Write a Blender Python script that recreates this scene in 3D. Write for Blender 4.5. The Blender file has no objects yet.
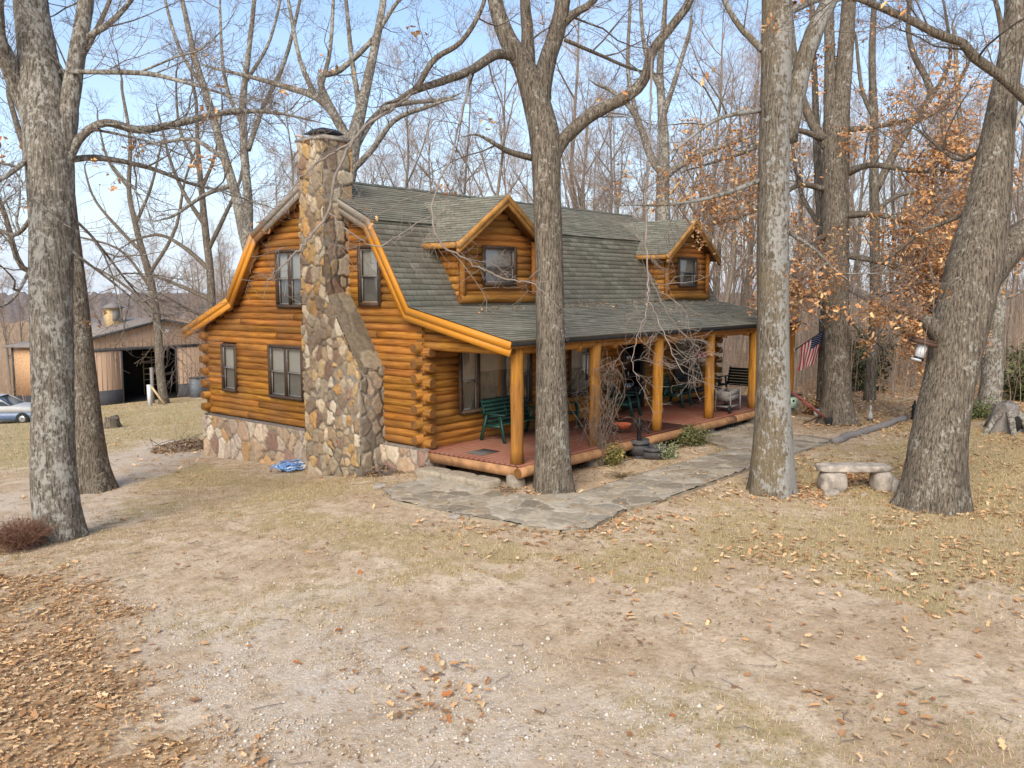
import bpy, bmesh, math, random
import numpy as np
rng = np.random.default_rng(11)
random.seed(5)
SC = bpy.context.scene
COL = SC.collection
PI = math.pi
R = math.radians

# ------------------------------------------------------------------ camera
FOC, CAM = 864.69, np.array([-12.849, -13.370, 3.867])
YAW, PIT, ROL = .7021, .1076, -.0015
_fw = np.array([np.cos(YAW)*np.cos(PIT), np.sin(YAW)*np.cos(PIT), -np.sin(PIT)])
_r = np.array([np.sin(YAW), -np.cos(YAW), 0.]); _u = np.cross(_r, _fw)
_r, _u = _r*np.cos(ROL)+_u*np.sin(ROL), -_r*np.sin(ROL)+_u*np.cos(ROL)
cd = bpy.data.cameras.new('camera'); co = bpy.data.objects.new('camera', cd); COL.objects.link(co)
cd.sensor_width = 36; cd.lens = FOC/1024*36; cd.clip_end = 6000; cd.clip_start = .1
from mathutils import Matrix, Vector
co.matrix_world = Matrix([[_r[0], _u[0], -_fw[0], CAM[0]], [_r[1], _u[1], -_fw[1], CAM[1]], [_r[2], _u[2], -_fw[2], CAM[2]], [0, 0, 0, 1]])
SC.camera = co

def ray(x, y): return _fw+_r*(x-512)/FOC+_u*(384-y)/FOC
def atd(x, y, d): return CAM+ray(x, y)*d          # survey helper: photo point at a known distance
def sstep(a, b, x):
    t = np.clip((np.asarray(x, float)-a)/(b-a), 0, 1); return t*t*(3-2*t)
def vnoise(x, y, s=1.0, seed=0):
    x = np.asarray(x, float)*s+seed*17.3; y = np.asarray(y, float)*s+seed*9.1
    xi = np.floor(x).astype(np.int64); yi = np.floor(y).astype(np.int64); xf = x-xi; yf = y-yi
    def h(a, b):
        n = (a*374761393+b*668265263+seed*974711) & 0xffffffff
        n = ((n ^ (n >> 13))*1274126177) & 0xffffffff
        return ((n ^ (n >> 16)) & 0xffff)/65535.
    u = xf*xf*(3-2*xf); v = yf*yf*(3-2*yf)
    return (h(xi, yi)*(1-u)+h(xi+1, yi)*u)*(1-v)+(h(xi, yi+1)*(1-u)+h(xi+1, yi+1)*u)*v
def fnoise(x, y, s=1., seed=0): return .55*vnoise(x, y, s, seed)+.3*vnoise(x, y, s*2.1, seed+1)+.15*vnoise(x, y, s*4.3, seed+2)
def G(x, y):
    x = np.asarray(x, float); y = np.asarray(y, float)
    z = -.12*np.clip(y+.6, 0, 3.6)-.055*np.clip(y-3, 0, 5.7)-.078*np.clip(y-8.7, 0, 60)-.02*np.clip(y-68.7, 0, 250)
    z = z-.025*np.clip(x-18, 0, 400)*sstep(60, 0, y)
    z = z+.07*(fnoise(x, y, .35, 3)-.5)*sstep(0, 3, np.abs(y+1.2)+np.clip(-x-1, 0, 9)+np.clip(x-13, 0, 9))
    return z
def gp(x, y):                                      # photo point on the ground
    d = ray(x, y); t = 10.
    for _ in range(60):
        p = CAM+d*t; t += .5*(G(p[0], p[1])-p[2])/d[2]
        t = max(t, 1)
    return CAM+d*t

# ------------------------------------------------------------------ materials
class NT:
    def __init__(s, name, rough=.8, spec=.3):
        s.m = bpy.data.materials.new(name); s.m.use_nodes = True; s.t = s.m.node_tree
        s.b = s.t.nodes['Principled BSDF']; s.b.inputs['Roughness'].default_value = rough
        s.b.inputs['Specular IOR Level'].default_value = spec
        s._tc = None
    def n(s, ty, **kw):
        o = s.t.nodes.new(ty)
        for k, v in kw.items(): setattr(o, k, v)
        return o
    def l(s, a, b): s.t.links.new(a, b)
    def inp(s, node, key, v):
        if hasattr(v, 'is_linked') or hasattr(v, 'links'): s.l(v, node.inputs[key])
        else: node.inputs[key].default_value = v
    def co(s, scale=(1, 1, 1), kind='Object', rot=(0, 0, 0)):
        if s._tc is None: s._tc = s.n('ShaderNodeTexCoord')
        mp = s.n('ShaderNodeMapping'); mp.inputs['Scale'].default_value = scale; mp.inputs['Rotation'].default_value = rot
        s.l(s._tc.outputs[kind], mp.inputs['Vector']); return mp.outputs[0]
    def noise(s, vec, scale=1, detail=4, rough=.55, dist=0):
        o = s.n('ShaderNodeTexNoise'); s.l(vec, o.inputs['Vector']); o.inputs['Scale'].default_value = scale
        o.inputs['Detail'].default_value = detail; o.inputs['Roughness'].default_value = rough; o.inputs['Distortion'].default_value = dist
        return o.outputs['Fac']
    def voro(s, vec, scale=1, feature='F1', out='Distance'):
        o = s.n('ShaderNodeTexVoronoi', feature=feature); s.l(vec, o.inputs['Vector']); o.inputs['Scale'].default_value = scale
        return o.outputs[out]
    def ramp(s, fac, stops):
        o = s.n('ShaderNodeValToRGB'); s.l(fac, o.inputs[0]); e = o.color_ramp.elements
        while len(e) < len(stops): e.new(.5)
        for q, (p, c) in zip(e, stops):
            q.position = p; q.color = (c, c, c, 1) if isinstance(c, (int, float)) else (*c, 1)
        return o.outputs[0]
    def mix(s, fac, a, b, bt='MIX'):
        o = s.n('ShaderNodeMix', data_type='RGBA', blend_type=bt)
        s.inp(o, 0, fac)
        for k, v in ((6, a), (7, b)):
            if isinstance(v, tuple): o.inputs[k].default_value = (*v, 1)
            else: s.l(v, o.inputs[k])
        return o.outputs[2]
    def math(s, op, a, b=0.):
        o = s.n('ShaderNodeMath', operation=op); s.inp(o, 0, a); s.inp(o, 1, b); return o.outputs[0]
    def attr(s, name, out='Color'): 
        o = s.n('ShaderNodeAttribute', attribute_name=name); return o.outputs[out]
    def col(s, v):
        if isinstance(v, tuple): s.b.inputs['Base Color'].default_value = (*v, 1)
        else: s.l(v, s.b.inputs['Base Color'])
        return s
    def bump(s, h, strength=.5, dist=.02):
        o = s.n('ShaderNodeBump'); o.inputs['Strength'].default_value = strength; o.inputs['Distance'].default_value = dist
        s.l(h, o.inputs['Height']); s.l(o.outputs[0], s.b.inputs['Normal']); return s
def plain(name, c, rough=.7, spec=.3, var=.25, scale=9., metal=0.):
    m = NT(name, rough, spec); nz = m.noise(m.co(), scale, 5)
    m.col(m.mix(m.ramp(nz, [(.3, 0), (.7, 1)]), tuple(x*(1-var) for x in c), tuple(min(1, x*(1+var)) for x in c)))
    m.bump(nz, .15, .01); m.b.inputs['Metallic'].default_value = metal
    return m.m
def attrmat(name, rough=.85, scale=14, var=.3, bumpd=.01, spec=.25):
    m = NT(name, rough, spec); nz = m.noise(m.co(), scale, 5)
    m.col(m.mix(1., m.attr('col'), m.ramp(nz, [(.25, 1-var), (.75, 1+var*.6)]), 'MULTIPLY')); m.bump(nz, .4, bumpd)
    return m.m

def logmat(name, axis):
    m = NT(name, .75, .2)
    sc = [9., 9., 9.]; sc[axis] = .7
    g = m.noise(m.co(tuple(sc)), 1.6, 6, .6, .4); big = m.noise(m.co(), .9, 3)
    base = m.ramp(g, [(.25, (.155, .057, .010)), (.5, (.35, .145, .022)), (.75, (.52, .242, .043))])
    c = m.mix(1., base, m.attr('col'), 'MULTIPLY')
    c = m.mix(m.ramp(big, [(.42, 0.), (.66, .65)]), c, (.24, .11, .038))
    sk_ = [22., 22., 22.]; sk_[axis] = 1.1; ck = m.noise(m.co(tuple(sk_)), 1.3, 3, .5); c = m.mix(m.ramp(ck, [(.60, 0), (.66, .6)]), c, (.10, .042, .012))
    kn = m.voro(m.co((2.2, 2.2, 2.2)), 1.7); c = m.mix(m.ramp(kn, [(.035, .8), (.075, 0)]), c, (.12, .05, .015))
    m.col(c); m.bump(m.math('SUBTRACT', g, m.math('MULTIPLY', ck, .4)), .35, .012); return m.m
M = {}
M['log_y'] = logmat('honey_log_gable', 1); M['log_x'] = logmat('honey_log_long', 0); M['log_z'] = logmat('honey_log_post', 2)
M['chink'] = plain('dark_chinking', (.035, .018, .008))
M['logend'] = plain('log_end_grain', (.17, .075, .02), .8)
def fasciamat():
    m = NT('stained_fascia', .55, .35); nz = m.noise(m.co((1, 1, 1)), 3, 5)
    z = m.n('ShaderNodeSeparateXYZ'); m.l(m.co(), z.inputs[0])
    w = m.math('ADD', m.math('MULTIPLY', m.math('SUBTRACT', z.outputs[2], 4.9), 1.1), m.math('MULTIPLY', m.math('SUBTRACT', nz, .5), 1.6))
    fine = m.noise(m.co((20, 20, 20)), 1, 4)
    honey = m.mix(fine, (.50, .19, .016), (.68, .29, .03)); grey = m.mix(fine, (.22, .19, .155), (.38, .33, .27))
    m.col(m.mix(m.ramp(w, [(0, 0), (.6, 1)]), honey, grey)); return m.m
M['fascia'] = fasciamat()
M['soffit'] = plain('soffit_boards', (.26, .11, .025), .7)
def shinglemat():
    m = NT('asphalt_shingle', .95, .15)
    uv = m.co((1, 1, 1), 'UV')
    br = m.n('ShaderNodeTexBrick'); m.l(uv, br.inputs['Vector']); br.inputs['Scale'].default_value = 1
    br.inputs['Brick Width'].default_value = .31; br.inputs['Row Height'].default_value = .15; br.inputs['Mortar Size'].default_value = .006
    br.inputs['Color1'].default_value = (.145, .142, .108, 1); br.inputs['Color2'].default_value = (.255, .243, .19, 1); br.inputs['Mortar'].default_value = (.065, .065, .05, 1)
    br.inputs['Bias'].default_value = .1
    big = m.noise(m.co(), .7, 5); fine = m.noise(m.co(), 60, 3)
    c = m.mix(m.ramp(big, [(.4, 0), (.75, .6)]), br.outputs['Color'], (.19, .155, .118))
    c = m.mix(1., c, m.ramp(fine, [(.3, .72), (.7, 1.2)]), 'MULTIPLY')
    m.col(c); m.bump(fine, .5, .01); return m.m
M['shingle'] = shinglemat()
M['stone'] = attrmat('rubble_stone', .9, 11, .38, .02)
M['flag'] = attrmat('flagstone', .9, 9, .3, .012)
M['frame'] = plain('dark_window_frame', (.075, .045, .028), .6)
M['sash'] = plain('grey_sash', (.22, .20, .18), .5)
M['sashw'] = plain('white_vinyl', (.55, .54, .52), .4)
def glassmat(name, tint, gl):
    m = NT(name); t = m.t
    tr = m.n('ShaderNodeBsdfTransparent'); tr.inputs[0].default_value = (*tint, 1)
    g = m.n('ShaderNodeBsdfGlossy'); g.inputs['Roughness'].default_value = .03
    mx = m.n('ShaderNodeMixShader'); mx.inputs[0].default_value = gl
    m.l(tr.outputs[0], mx.inputs[1]); m.l(g.outputs[0], mx.inputs[2])
    m.l(mx.outputs[0], t.nodes['Material Output'].inputs[0]); return m.m
M['glass'] = glassmat('window_glass', (.80, .82, .82), .16)
M['screen'] = glassmat('window_glass_screened', (.38, .39, .40), .12)
M['curtain'] = plain('pale_curtain', (.48, .46, .40), .9, var=.15)
M['blind'] = plain('tan_blind', (.42, .36, .28), .9, var=.12)
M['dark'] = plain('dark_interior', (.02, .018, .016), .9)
M['deck'] = None
def deckmat():
    m = NT('red_deck_stain', .65, .35); nz = m.noise(m.co((1.2, 12, 4)), 1, 5); big = m.noise(m.co(), .8, 4)
    c = m.mix(nz, (.15, .045, .028), (.26, .085, .050)); c = m.mix(m.ramp(big, [(.4, 0), (.7, .6)]), c, (.30, .16, .10))
    m.col(c); m.bump(nz, .2, .01); return m.m
M['deck'] = deckmat()
M['rim'] = plain('worn_rim_log', (.37, .19, .085), .75, var=.35, scale=5)
M['green'] = plain('dark_green_paint', (.014, .060, .045), .45, .4)
M['dkgreen'] = plain('blackish_green_paint', (.008, .028, .024), .5, .4)
M['black'] = plain('black_metal', (.012, .012, .013), .45, .4)
M['greywood'] = plain('grey_weathered_wood', (.23, .205, .185), .85, scale=20)
M['terra'] = plain('orange_terracotta', (.50, .13, .06), .7)
M['rust'] = plain('rusty_iron', (.06, .035, .025), .8)
M['red'] = plain('faded_red_paint', (.24, .065, .055), .6)
M['white'] = plain('white_paint', (.60, .60, .59), .5, var=.08)
M['barrel'] = plain('barrel_staves', (.075, .07, .07), .7)
M['mint'] = plain('mint_paint', (.42, .55, .40), .6, var=.12)
M['mat'] = plain('grey_doormat', (.12, .11, .095), .95)
M['tan_wall'] = None
def barnmat():
    m = NT('tan_ribbed_steel', .6, .3)
    s = m.n('ShaderNodeSeparateXYZ'); m.l(m.co(), s.inputs[0])
    q = m.math('FRACT', m.math('MULTIPLY', m.math('ADD', s.outputs[0], s.outputs[1]), 2.4))
    nz = m.noise(m.co(), 1.2, 4)
    c = m.mix(nz, (.40, .27, .18), (.47, .33, .23)); c = m.mix(m.ramp(q, [(.0, .25), (.16, 0)]), c, (.34, .23, .16)); m.col(c); return m.m
M['tan_wall'] = barnmat()
M['barn_roof'] = plain('grey_metal_roof', (.22, .185, .16), .6, var=.15, scale=2)
M['charcoal'] = plain('charcoal_wainscot', (.05, .05, .055), .7)
M['pale_wood'] = plain('raw_pine', (.50, .36, .19), .75)
M['car_white'] = plain('old_white_car_paint', (.42, .42, .41), .55, .3, var=.1)
M['car_blue'] = plain('faded_blue_car_paint', (.10, .15, .24), .35, .5, var=.15)
M['car_glass'] = plain('car_window', (.05, .07, .09), .08, .6, var=.05)
M['rubber'] = plain('tyre_rubber', (.02, .02, .02), .8)
M['chrome'] = plain('dull_chrome', (.45, .45, .45), .3, .5, metal=.7)
M['hose'] = plain('blue_hose', (.17, .30, .55), .5, var=.35, scale=16)
M['hosew'] = plain('pale_hose', (.60, .66, .72), .5)
M['pink'] = plain('pink_petals', (.45, .12, .15), .8)
M['vine'] = plain('dry_vine', (.20, .15, .115), .9)
M['flag_red'] = plain('flag_red', (.55, .022, .035), .8, var=.1)
M['flag_white'] = plain('flag_white', (.72, .70, .68), .8, var=.06)
M['flag_blue'] = plain('flag_blue', (.02, .03, .10), .8, var=.1)
M['bench_stone'] = plain('rough_bench_stone', (.38, .325, .27), .95, var=.45, scale=6)

def barkmat(name, dark, light, lichen, lich_amt, warm=None, vs=1.0, side=0.):
    m = NT(name, .95, .1)
    c1 = m.noise(m.co((18*vs, 18*vs, 1.5*vs)), 2.0, 8, .74, .5)
    rid = m.ramp(c1, [(.40, 0), (.47, .55), (.56, 1)])
    fine = m.noise(m.co((40, 40, 16)), 1, 3)
    c = m.mix(rid, dark, light); c = m.mix(1., c, m.ramp(fine, [(.3, .65), (.7, 1.25)]), 'MULTIPLY')
    if warm:
        wn = m.noise(m.co(), .8, 3); c = m.mix(m.ramp(wn, [(.45, 0), (.7, .6)]), c, warm)
    ln = m.noise(m.co((1.3, 1.3, .9)), 2.0, 7, .68); ls = m.noise(m.co((1, 1, .7)), 15, 5, .65)
    lm = m.math('ADD', m.math('MULTIPLY', ln, .45), m.math('MULTIPLY', ls, .55))
    if side:
        dn = m.n('ShaderNodeVectorMath', operation='DOT_PRODUCT'); m.l(m._tc.outputs['Normal'], dn.inputs[0]); dn.inputs[1].default_value = (.62, -.78, 0); lm = m.math('ADD', lm, m.math('MULTIPLY', dn.outputs['Value'], side))
    c = m.mix(m.ramp(lm, [(lich_amt, 0), (lich_amt+.05, .9)]), c, m.mix(fine, tuple(x*.75 for x in lichen), lichen))
    m.col(c); m.bump(m.math('ADD', rid, m.math('MULTIPLY', fine, .15)), .55, .03); return m.m
M['bark'] = barkmat('oak_bark', (.056, .044, .033), (.22, .18, .135), (.39, .365, .30), .55)
M['bark_l'] = barkmat('lichen_oak_bark', (.070, .059, .047), (.25, .215, .17), (.44, .415, .355), .50)
M['bark_g'] = barkmat('pale_lichen_bark', (.075, .060, .043), (.235, .197, .148), (.40, .385, .345), .495, (.205, .152, .082), side=.075)
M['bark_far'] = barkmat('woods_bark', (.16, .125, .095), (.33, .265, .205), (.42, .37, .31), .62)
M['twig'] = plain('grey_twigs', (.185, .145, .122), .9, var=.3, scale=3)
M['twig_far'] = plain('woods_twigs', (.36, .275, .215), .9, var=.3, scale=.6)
M['twig_pale'] = plain('pale_hanging_twigs', (.24, .195, .16), .9, var=.25, scale=5)
def leafmat(name):
    m = NT(name, .75, .25); m.col(m.attr('col'))
    m.b.inputs['Subsurface Weight'].default_value = 0
    return m.m
M['leaf'] = leafmat('dry_oak_leaf'); M['needle'] = leafmat('evergreen_spray'); M['grass'] = leafmat('dry_grass_blade')
M['pebble'] = attrmat('limestone_gravel', .95, 30, .2, .005)
M['thicket'] = attrmat('thicket_stems', .95, 2, .2, .01)

# ------------------------------------------------------------------ mesh helpers
class MB:
    def __init__(s): s.v = []; s.f = []; s.c = []; s.mi = []; s.nv = 0; s.uv = None
    def add(s, V, F, col=None, mi=0):
        V = np.asarray(V, float).reshape(-1, 3); F = [np.asarray(q, np.int64) for q in (F if isinstance(F, list) else [F])]
        s.v.append(V)
        for q in F:
            if len(q): s.f.append(q+s.nv); s.mi.append(np.full(len(q), mi, np.int32))
        if col is None: col = (1., 1., 1.)
        col = np.asarray(col, float); s.c.append(np.broadcast_to(col, (len(V), 3)) if col.ndim == 1 else col)
        s.nv += len(V)
    def box(s, lo, hi, col=None, mi=0, jit=0.):
        lo = np.array(lo, float); hi = np.array(hi, float)
        V = np.array([[x, y, z] for z in (0, 1) for y in (0, 1) for x in (0, 1)])*(hi-lo)+lo
        if jit: V = V+rng.normal(0, jit, V.shape)
        s.add(V, np.array([[0, 2, 3, 1], [4, 5, 7, 6], [0, 1, 5, 4], [2, 6, 7, 3], [0, 4, 6, 2], [1, 3, 7, 5]]), col, mi)
    def bar(s, a, b, w, t, up=(0, 0, 1), col=None, mi=0):
        a = np.array(a, float); b = np.array(b, float); d = b-a; d /= np.linalg.norm(d)
        up = np.array(up, float)
        if abs(d@up) > .98: up = np.array([1., 0, 0])
        q = np.cross(d, up); q /= np.linalg.norm(q); r = np.cross(q, d)
        V = [p+q*sx*w/2+r*sz*t/2 for p in (a, b) for sx, sz in ((-1, -1), (1, -1), (1, 1), (-1, 1))]
        s.add(V, np.array([[3, 2, 1, 0], [4, 5, 6, 7], [0, 1, 5, 4], [1, 2, 6, 5], [2, 3, 7, 6], [3, 0, 4, 7]]), col, mi)
    def tubes(s, P, Rr, k=6, cap=False, col=None, mi=0, lump=0., capmi=None):
        P = np.asarray(P, float); Rr = np.asarray(Rr, float)
        if P.ndim == 2: P = P[None]; Rr = Rr[None]
        B, N, _ = P.shape
        if B == 0: return
        T = np.gradient(P, axis=1) if N > 2 else np.repeat(P[:, 1:]-P[:, :1], 2, 1)
        T /= np.linalg.norm(T, axis=2, keepdims=True)+1e-12
        mt = T.mean(1); ref = np.zeros((B, 3)); ref[np.arange(B), np.argmin(np.abs(mt), 1)] = 1
        A = np.cross(T, ref[:, None]); A /= np.linalg.norm(A, axis=2, keepdims=True)+1e-12; Bn = np.cross(T, A)
        an = np.arange(k)*2*PI/k
        rr = Rr[:, :, None]*np.ones(k)
        if lump: rr = rr*(1+rng.normal(0, lump, rr.shape))
        V = P[:, :, None]+rr[..., None]*(A[:, :, None]*np.cos(an)[:, None]+Bn[:, :, None]*np.sin(an)[:, None])
        base = (np.arange(B)[:, None, None]*N+np.arange(N-1)[None, :, None])*k
        j = np.arange(k)[None, None]; j2 = (j+1) % k
        F = np.stack([base+j, base+j2, base+k+j2, base+k+j], -1).reshape(-1, 4)
        if col is not None and np.asarray(col).ndim == 2: col = np.repeat(np.asarray(col), N*k, 0)
        s.add(V.reshape(-1, 3), F, col, mi)
        if cap:
            e = np.arange(B)[:, None]*N*k+s.nv-len(F)//(N-1)*N
            for q in (e+np.arange(k)[None, ::-1], e+(N-1)*k+np.arange(k)[None]): s.f.append(q); s.mi.append(np.full(len(q), mi if capmi is None else capmi, np.int32))
    def lathe(s, prof, c=(0, 0, 0), k=16, col=None, mi=0, axis=2, cap=True):
        prof = np.array(prof, float); an = np.arange(k)*2*PI/k
        V = np.zeros((len(prof), k, 3)); V[:, :, 0] = prof[:, :1]*np.cos(an); V[:, :, 1] = prof[:, :1]*np.sin(an); V[:, :, 2] = prof[:, 1:]
        if axis == 1: V = V[:, :, [0, 2, 1]]
        if axis == 0: V = V[:, :, [2, 1, 0]]
        V = V+np.array(c, float); i = np.arange(len(prof)-1)[:, None]*k; j = np.arange(k)[None]; j2 = (j+1) % k
        F = np.stack([i+j, i+j2, i+k+j2, i+k+j], -1).reshape(-1, 4)
        Fs = [F]+([np.arange(k)[None, ::-1], (len(prof)-1)*k+np.arange(k)[None]] if cap else [])
        s.add(V.reshape(-1, 3), Fs, col, mi)
    def build(s, name, mats, parent=None, loc=None, smooth=False, uv=None):
        me = bpy.data.meshes.new(name)
        V = np.concatenate(s.v) if s.v else np.zeros((0, 3))
        if loc is not None: V = V-np.array(loc, float)
        me.vertices.add(len(V)); me.vertices.foreach_set('co', V.astype(np.float32).ravel())
        tot = np.concatenate([np.full(len(f), f.shape[1], np.int32) for f in s.f]); li = np.concatenate([f.ravel() for f in s.f]).astype(np.int32)
        me.loops.add(len(li)); me.loops.foreach_set('vertex_index', li)
        me.polygons.add(len(tot)); st = np.zeros(len(tot), np.int32); st[1:] = np.cumsum(tot)[:-1]
        me.polygons.foreach_set('loop_start', st)
        me.polygons.foreach_set('material_index', np.concatenate(s.mi))
        if smooth: me.polygons.foreach_set('use_smooth', tot <= 4)
        if s.c:
            a = me.color_attributes.new('col', 'FLOAT_COLOR', 'POINT')
            C = np.ones((len(V), 4), np.float32); C[:, :3] = np.concatenate(s.c); a.data.foreach_set('color', C.ravel())
        if uv is not None:
            l = me.uv_layers.new(name='UVMap'); l.data.foreach_set('uv', np.asarray(uv, np.float32)[li].ravel())
        me.update(calc_edges=True); me.validate()
        for m in (mats if isinstance(mats, list) else [mats]): me.materials.append(m)
        o = bpy.data.objects.new(name, me); COL.objects.link(o)
        if loc is not None: o.location = loc
        if parent is not None: o.parent = parent
        return o
def tag(o, label=None, cat=None, group=None, kind=None):
    if label: o['label'] = label
    if cat: o['category'] = cat
    if group: o['group'] = group
    if kind: o['kind'] = kind
    return o
def empty(name, loc=(0, 0, 0), rz=0., label=None, cat=None, group=None):
    o = bpy.data.objects.new(name, None); COL.objects.link(o); o.location = loc; o.rotation_euler = (0, 0, rz); o.empty_display_size = .2
    return tag(o, label, cat, group)
def copy_tree(o, parent=None):
    c = o.copy(); COL.objects.link(c)
    if parent is not None: c.parent = parent
    for ch in list(o.children): copy_tree(ch, c)
    return c
def crom(P, n):
    P = np.array(P, float); Q = np.vstack([2*P[:1]-P[1:2], P, 2*P[-1:]-P[-2:-1]])
    out = []; segs = len(P)-1; ts = np.linspace(0, segs, n)
    for t in ts:
        i = min(int(t), segs-1); f = t-i; a, b, c, d = Q[i:i+4]
        out.append(.5*((2*b)+(c-a)*f+(2*a-5*b+4*c-d)*f*f+(-a+3*b-3*c+d)*f**3))
    return np.array(out)

# ------------------------------------------------------------------ world and light
SUN_EL, SUN_AZ = R(38), math.atan2(-.42, -.90)      # direction towards the sun
w = bpy.data.worlds.new('World'); SC.world = w; w.use_nodes = True
t = w.node_tree; bg = t.nodes['Background']; bg.inputs[1].default_value = .122
sk = t.nodes.new('ShaderNodeTexSky'); sk.sky_type = 'NISHITA'; sk.sun_disc = False
sk.sun_elevation = SUN_EL; sk.sun_rotation = PI/2-SUN_AZ; sk.air_density = 1.; sk.dust_density = 1.2; sk.ozone_density = 1.5; sk.altitude = 300
tc = t.nodes.new('ShaderNodeTexCoord'); sx = t.nodes.new('ShaderNodeSeparateXYZ'); t.links.new(tc.outputs['Generated'], sx.inputs[0])
def wm(op, a, b):
    o = t.nodes.new('ShaderNodeMath'); o.operation = op
    for i, q in enumerate((a, b)):
        if isinstance(q, (int, float)): o.inputs[i].default_value = q
        else: t.links.new(q, o.inputs[i])
    return o.outputs[0]
zz = wm('ADD', wm('MAXIMUM', sx.outputs[2], 0.), .12)
cv = t.nodes.new('ShaderNodeCombineXYZ'); t.links.new(wm('DIVIDE', sx.outputs[0], zz), cv.inputs[0]); t.links.new(wm('DIVIDE', sx.outputs[1], zz), cv.inputs[1])
nz = t.nodes.new('ShaderNodeTexNoise'); t.links.new(cv.outputs[0], nz.inputs['Vector']); nz.inputs['Scale'].default_value = .55; nz.inputs['Detail'].default_value = 7; nz.inputs['Roughness'].default_value = .6; nz.inputs['Distortion'].default_value = .6
rp = t.nodes.new('ShaderNodeValToRGB'); t.links.new(nz.outputs['Fac'], rp.inputs[0]); rp.color_ramp.elements[0].position = .42; rp.color_ramp.elements[0].color = (.0, .0, .0, 1); rp.color_ramp.elements[1].position = .72; rp.color_ramp.elements[1].color = (.32, .32, .32, 1)
hz_ = wm('MULTIPLY', wm('POWER', wm('MAXIMUM', wm('SUBTRACT', 1., wm('MULTIPLY', wm('ABSOLUTE', sx.outputs[2], 0.), 3.1)), 0.), 1.4), .70)
fac = wm('MINIMUM', wm('ADD', wm('ADD', hz_, rp.outputs[0]), .06), .92)
mx = t.nodes.new('ShaderNodeMix'); mx.data_type = 'RGBA'; t.links.new(fac, mx.inputs[0]); t.links.new(sk.outputs[0], mx.inputs[6]); mx.inputs[7].default_value = (3.4, 3.85, 4.65, 1)
t.links.new(mx.outputs[2], bg.inputs[0])
sd = bpy.data.lights.new('sun', 'SUN'); sd.energy = 2.2; sd.angle = R(38); sd.color = (1., .92, .79)
so = bpy.data.objects.new('sun', sd); COL.objects.link(so)
d = Vector((math.cos(SUN_AZ)*math.cos(SUN_EL), math.sin(SUN_AZ)*math.cos(SUN_EL), math.sin(SUN_EL)))
so.rotation_euler = d.to_track_quat('Z', 'Y').to_euler()
SC.view_settings.view_transform = 'Standard'; SC.view_settings.look = 'None'; SC.view_settings.exposure = 0.96; SC.view_settings.gamma = 1
SC.cycles.max_bounces = 6; SC.cycles.diffuse_bounces = 3; SC.cycles.transparent_max_bounces = 12; SC.cycles.use_denoising = True

# ------------------------------------------------------------------ ground
def inpoly(x, y, poly):
    x = np.asarray(x, float); y = np.asarray(y, float); r = np.zeros(x.shape, bool); n = len(poly)
    for i in range(n):
        (x1, y1), (x2, y2) = poly[i], poly[(i+1) % n]
        c = (y1 > y) != (y2 > y)
        r ^= c & (x < (x2-x1)*(y-y1)/((y2-y1) if y2 != y1 else 1e-9)+x1)
    return r
def pdist(x, y, poly):
    x = np.asarray(x, float); y = np.asarray(y, float); d = np.full(x.shape, 1e9); n = len(poly)
    for i in range(n):
        a = np.array(poly[i]); b = np.array(poly[(i+1) % n]); e = b-a; L = e@e+1e-9
        t = np.clip(((x-a[0])*e[0]+(y-a[1])*e[1])/L, 0, 1); d = np.minimum(d, np.hypot(x-a[0]-t*e[0], y-a[1]-t*e[1]))
    return np.where(inpoly(x, y, poly), -d, d)
def wpoly(px): return [tuple(gp(*q)[:2]) for q in px]
LEAFZ = wpoly([(-300, 490), (20, 550), (95, 575), (120, 640), (165, 700), (235, 800), (-300, 1000)])
LEAFR = [(10.5, -4.4), (13, -5.3), (15, -7), (15, -12), (22, -30), (80, -30), (80, 15), (16, 9), (14.5, -1)]
GRASSR = wpoly([(600, 540), (760, 497), (840, 448), (930, 425), (1150, 425), (1250, 640), (1024, 625), (900, 588), (760, 556), (660, 548)])
GRASSL = wpoly([(88, 560), (150, 520), (370, 505), (385, 480), (300, 478), (200, 458), (120, 480), (60, 500)])
GRASSF = [(-12, 12), (3, 10), (14, 14), (18, 44), (-30, 44)]
GRAVEL = wpoly([(130, 600), (330, 590), (520, 640), (640, 680), (760, 760), (800, 900), (250, 900), (190, 720), (110, 650)])
TRACK = wpoly([(-60, 520), (60, 470), (150, 440), (215, 440), (215, 452), (150, 478), (110, 520), (40, 545)])
GRASSM = wpoly([(250, 515), (390, 512), (560, 545), (620, 535), (700, 545), (640, 580), (450, 575), (300, 560)])
BED = wpoly([(500, 500), (540, 480), (720, 440), (745, 430), (735, 420), (520, 470), (500, 482)])
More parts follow.
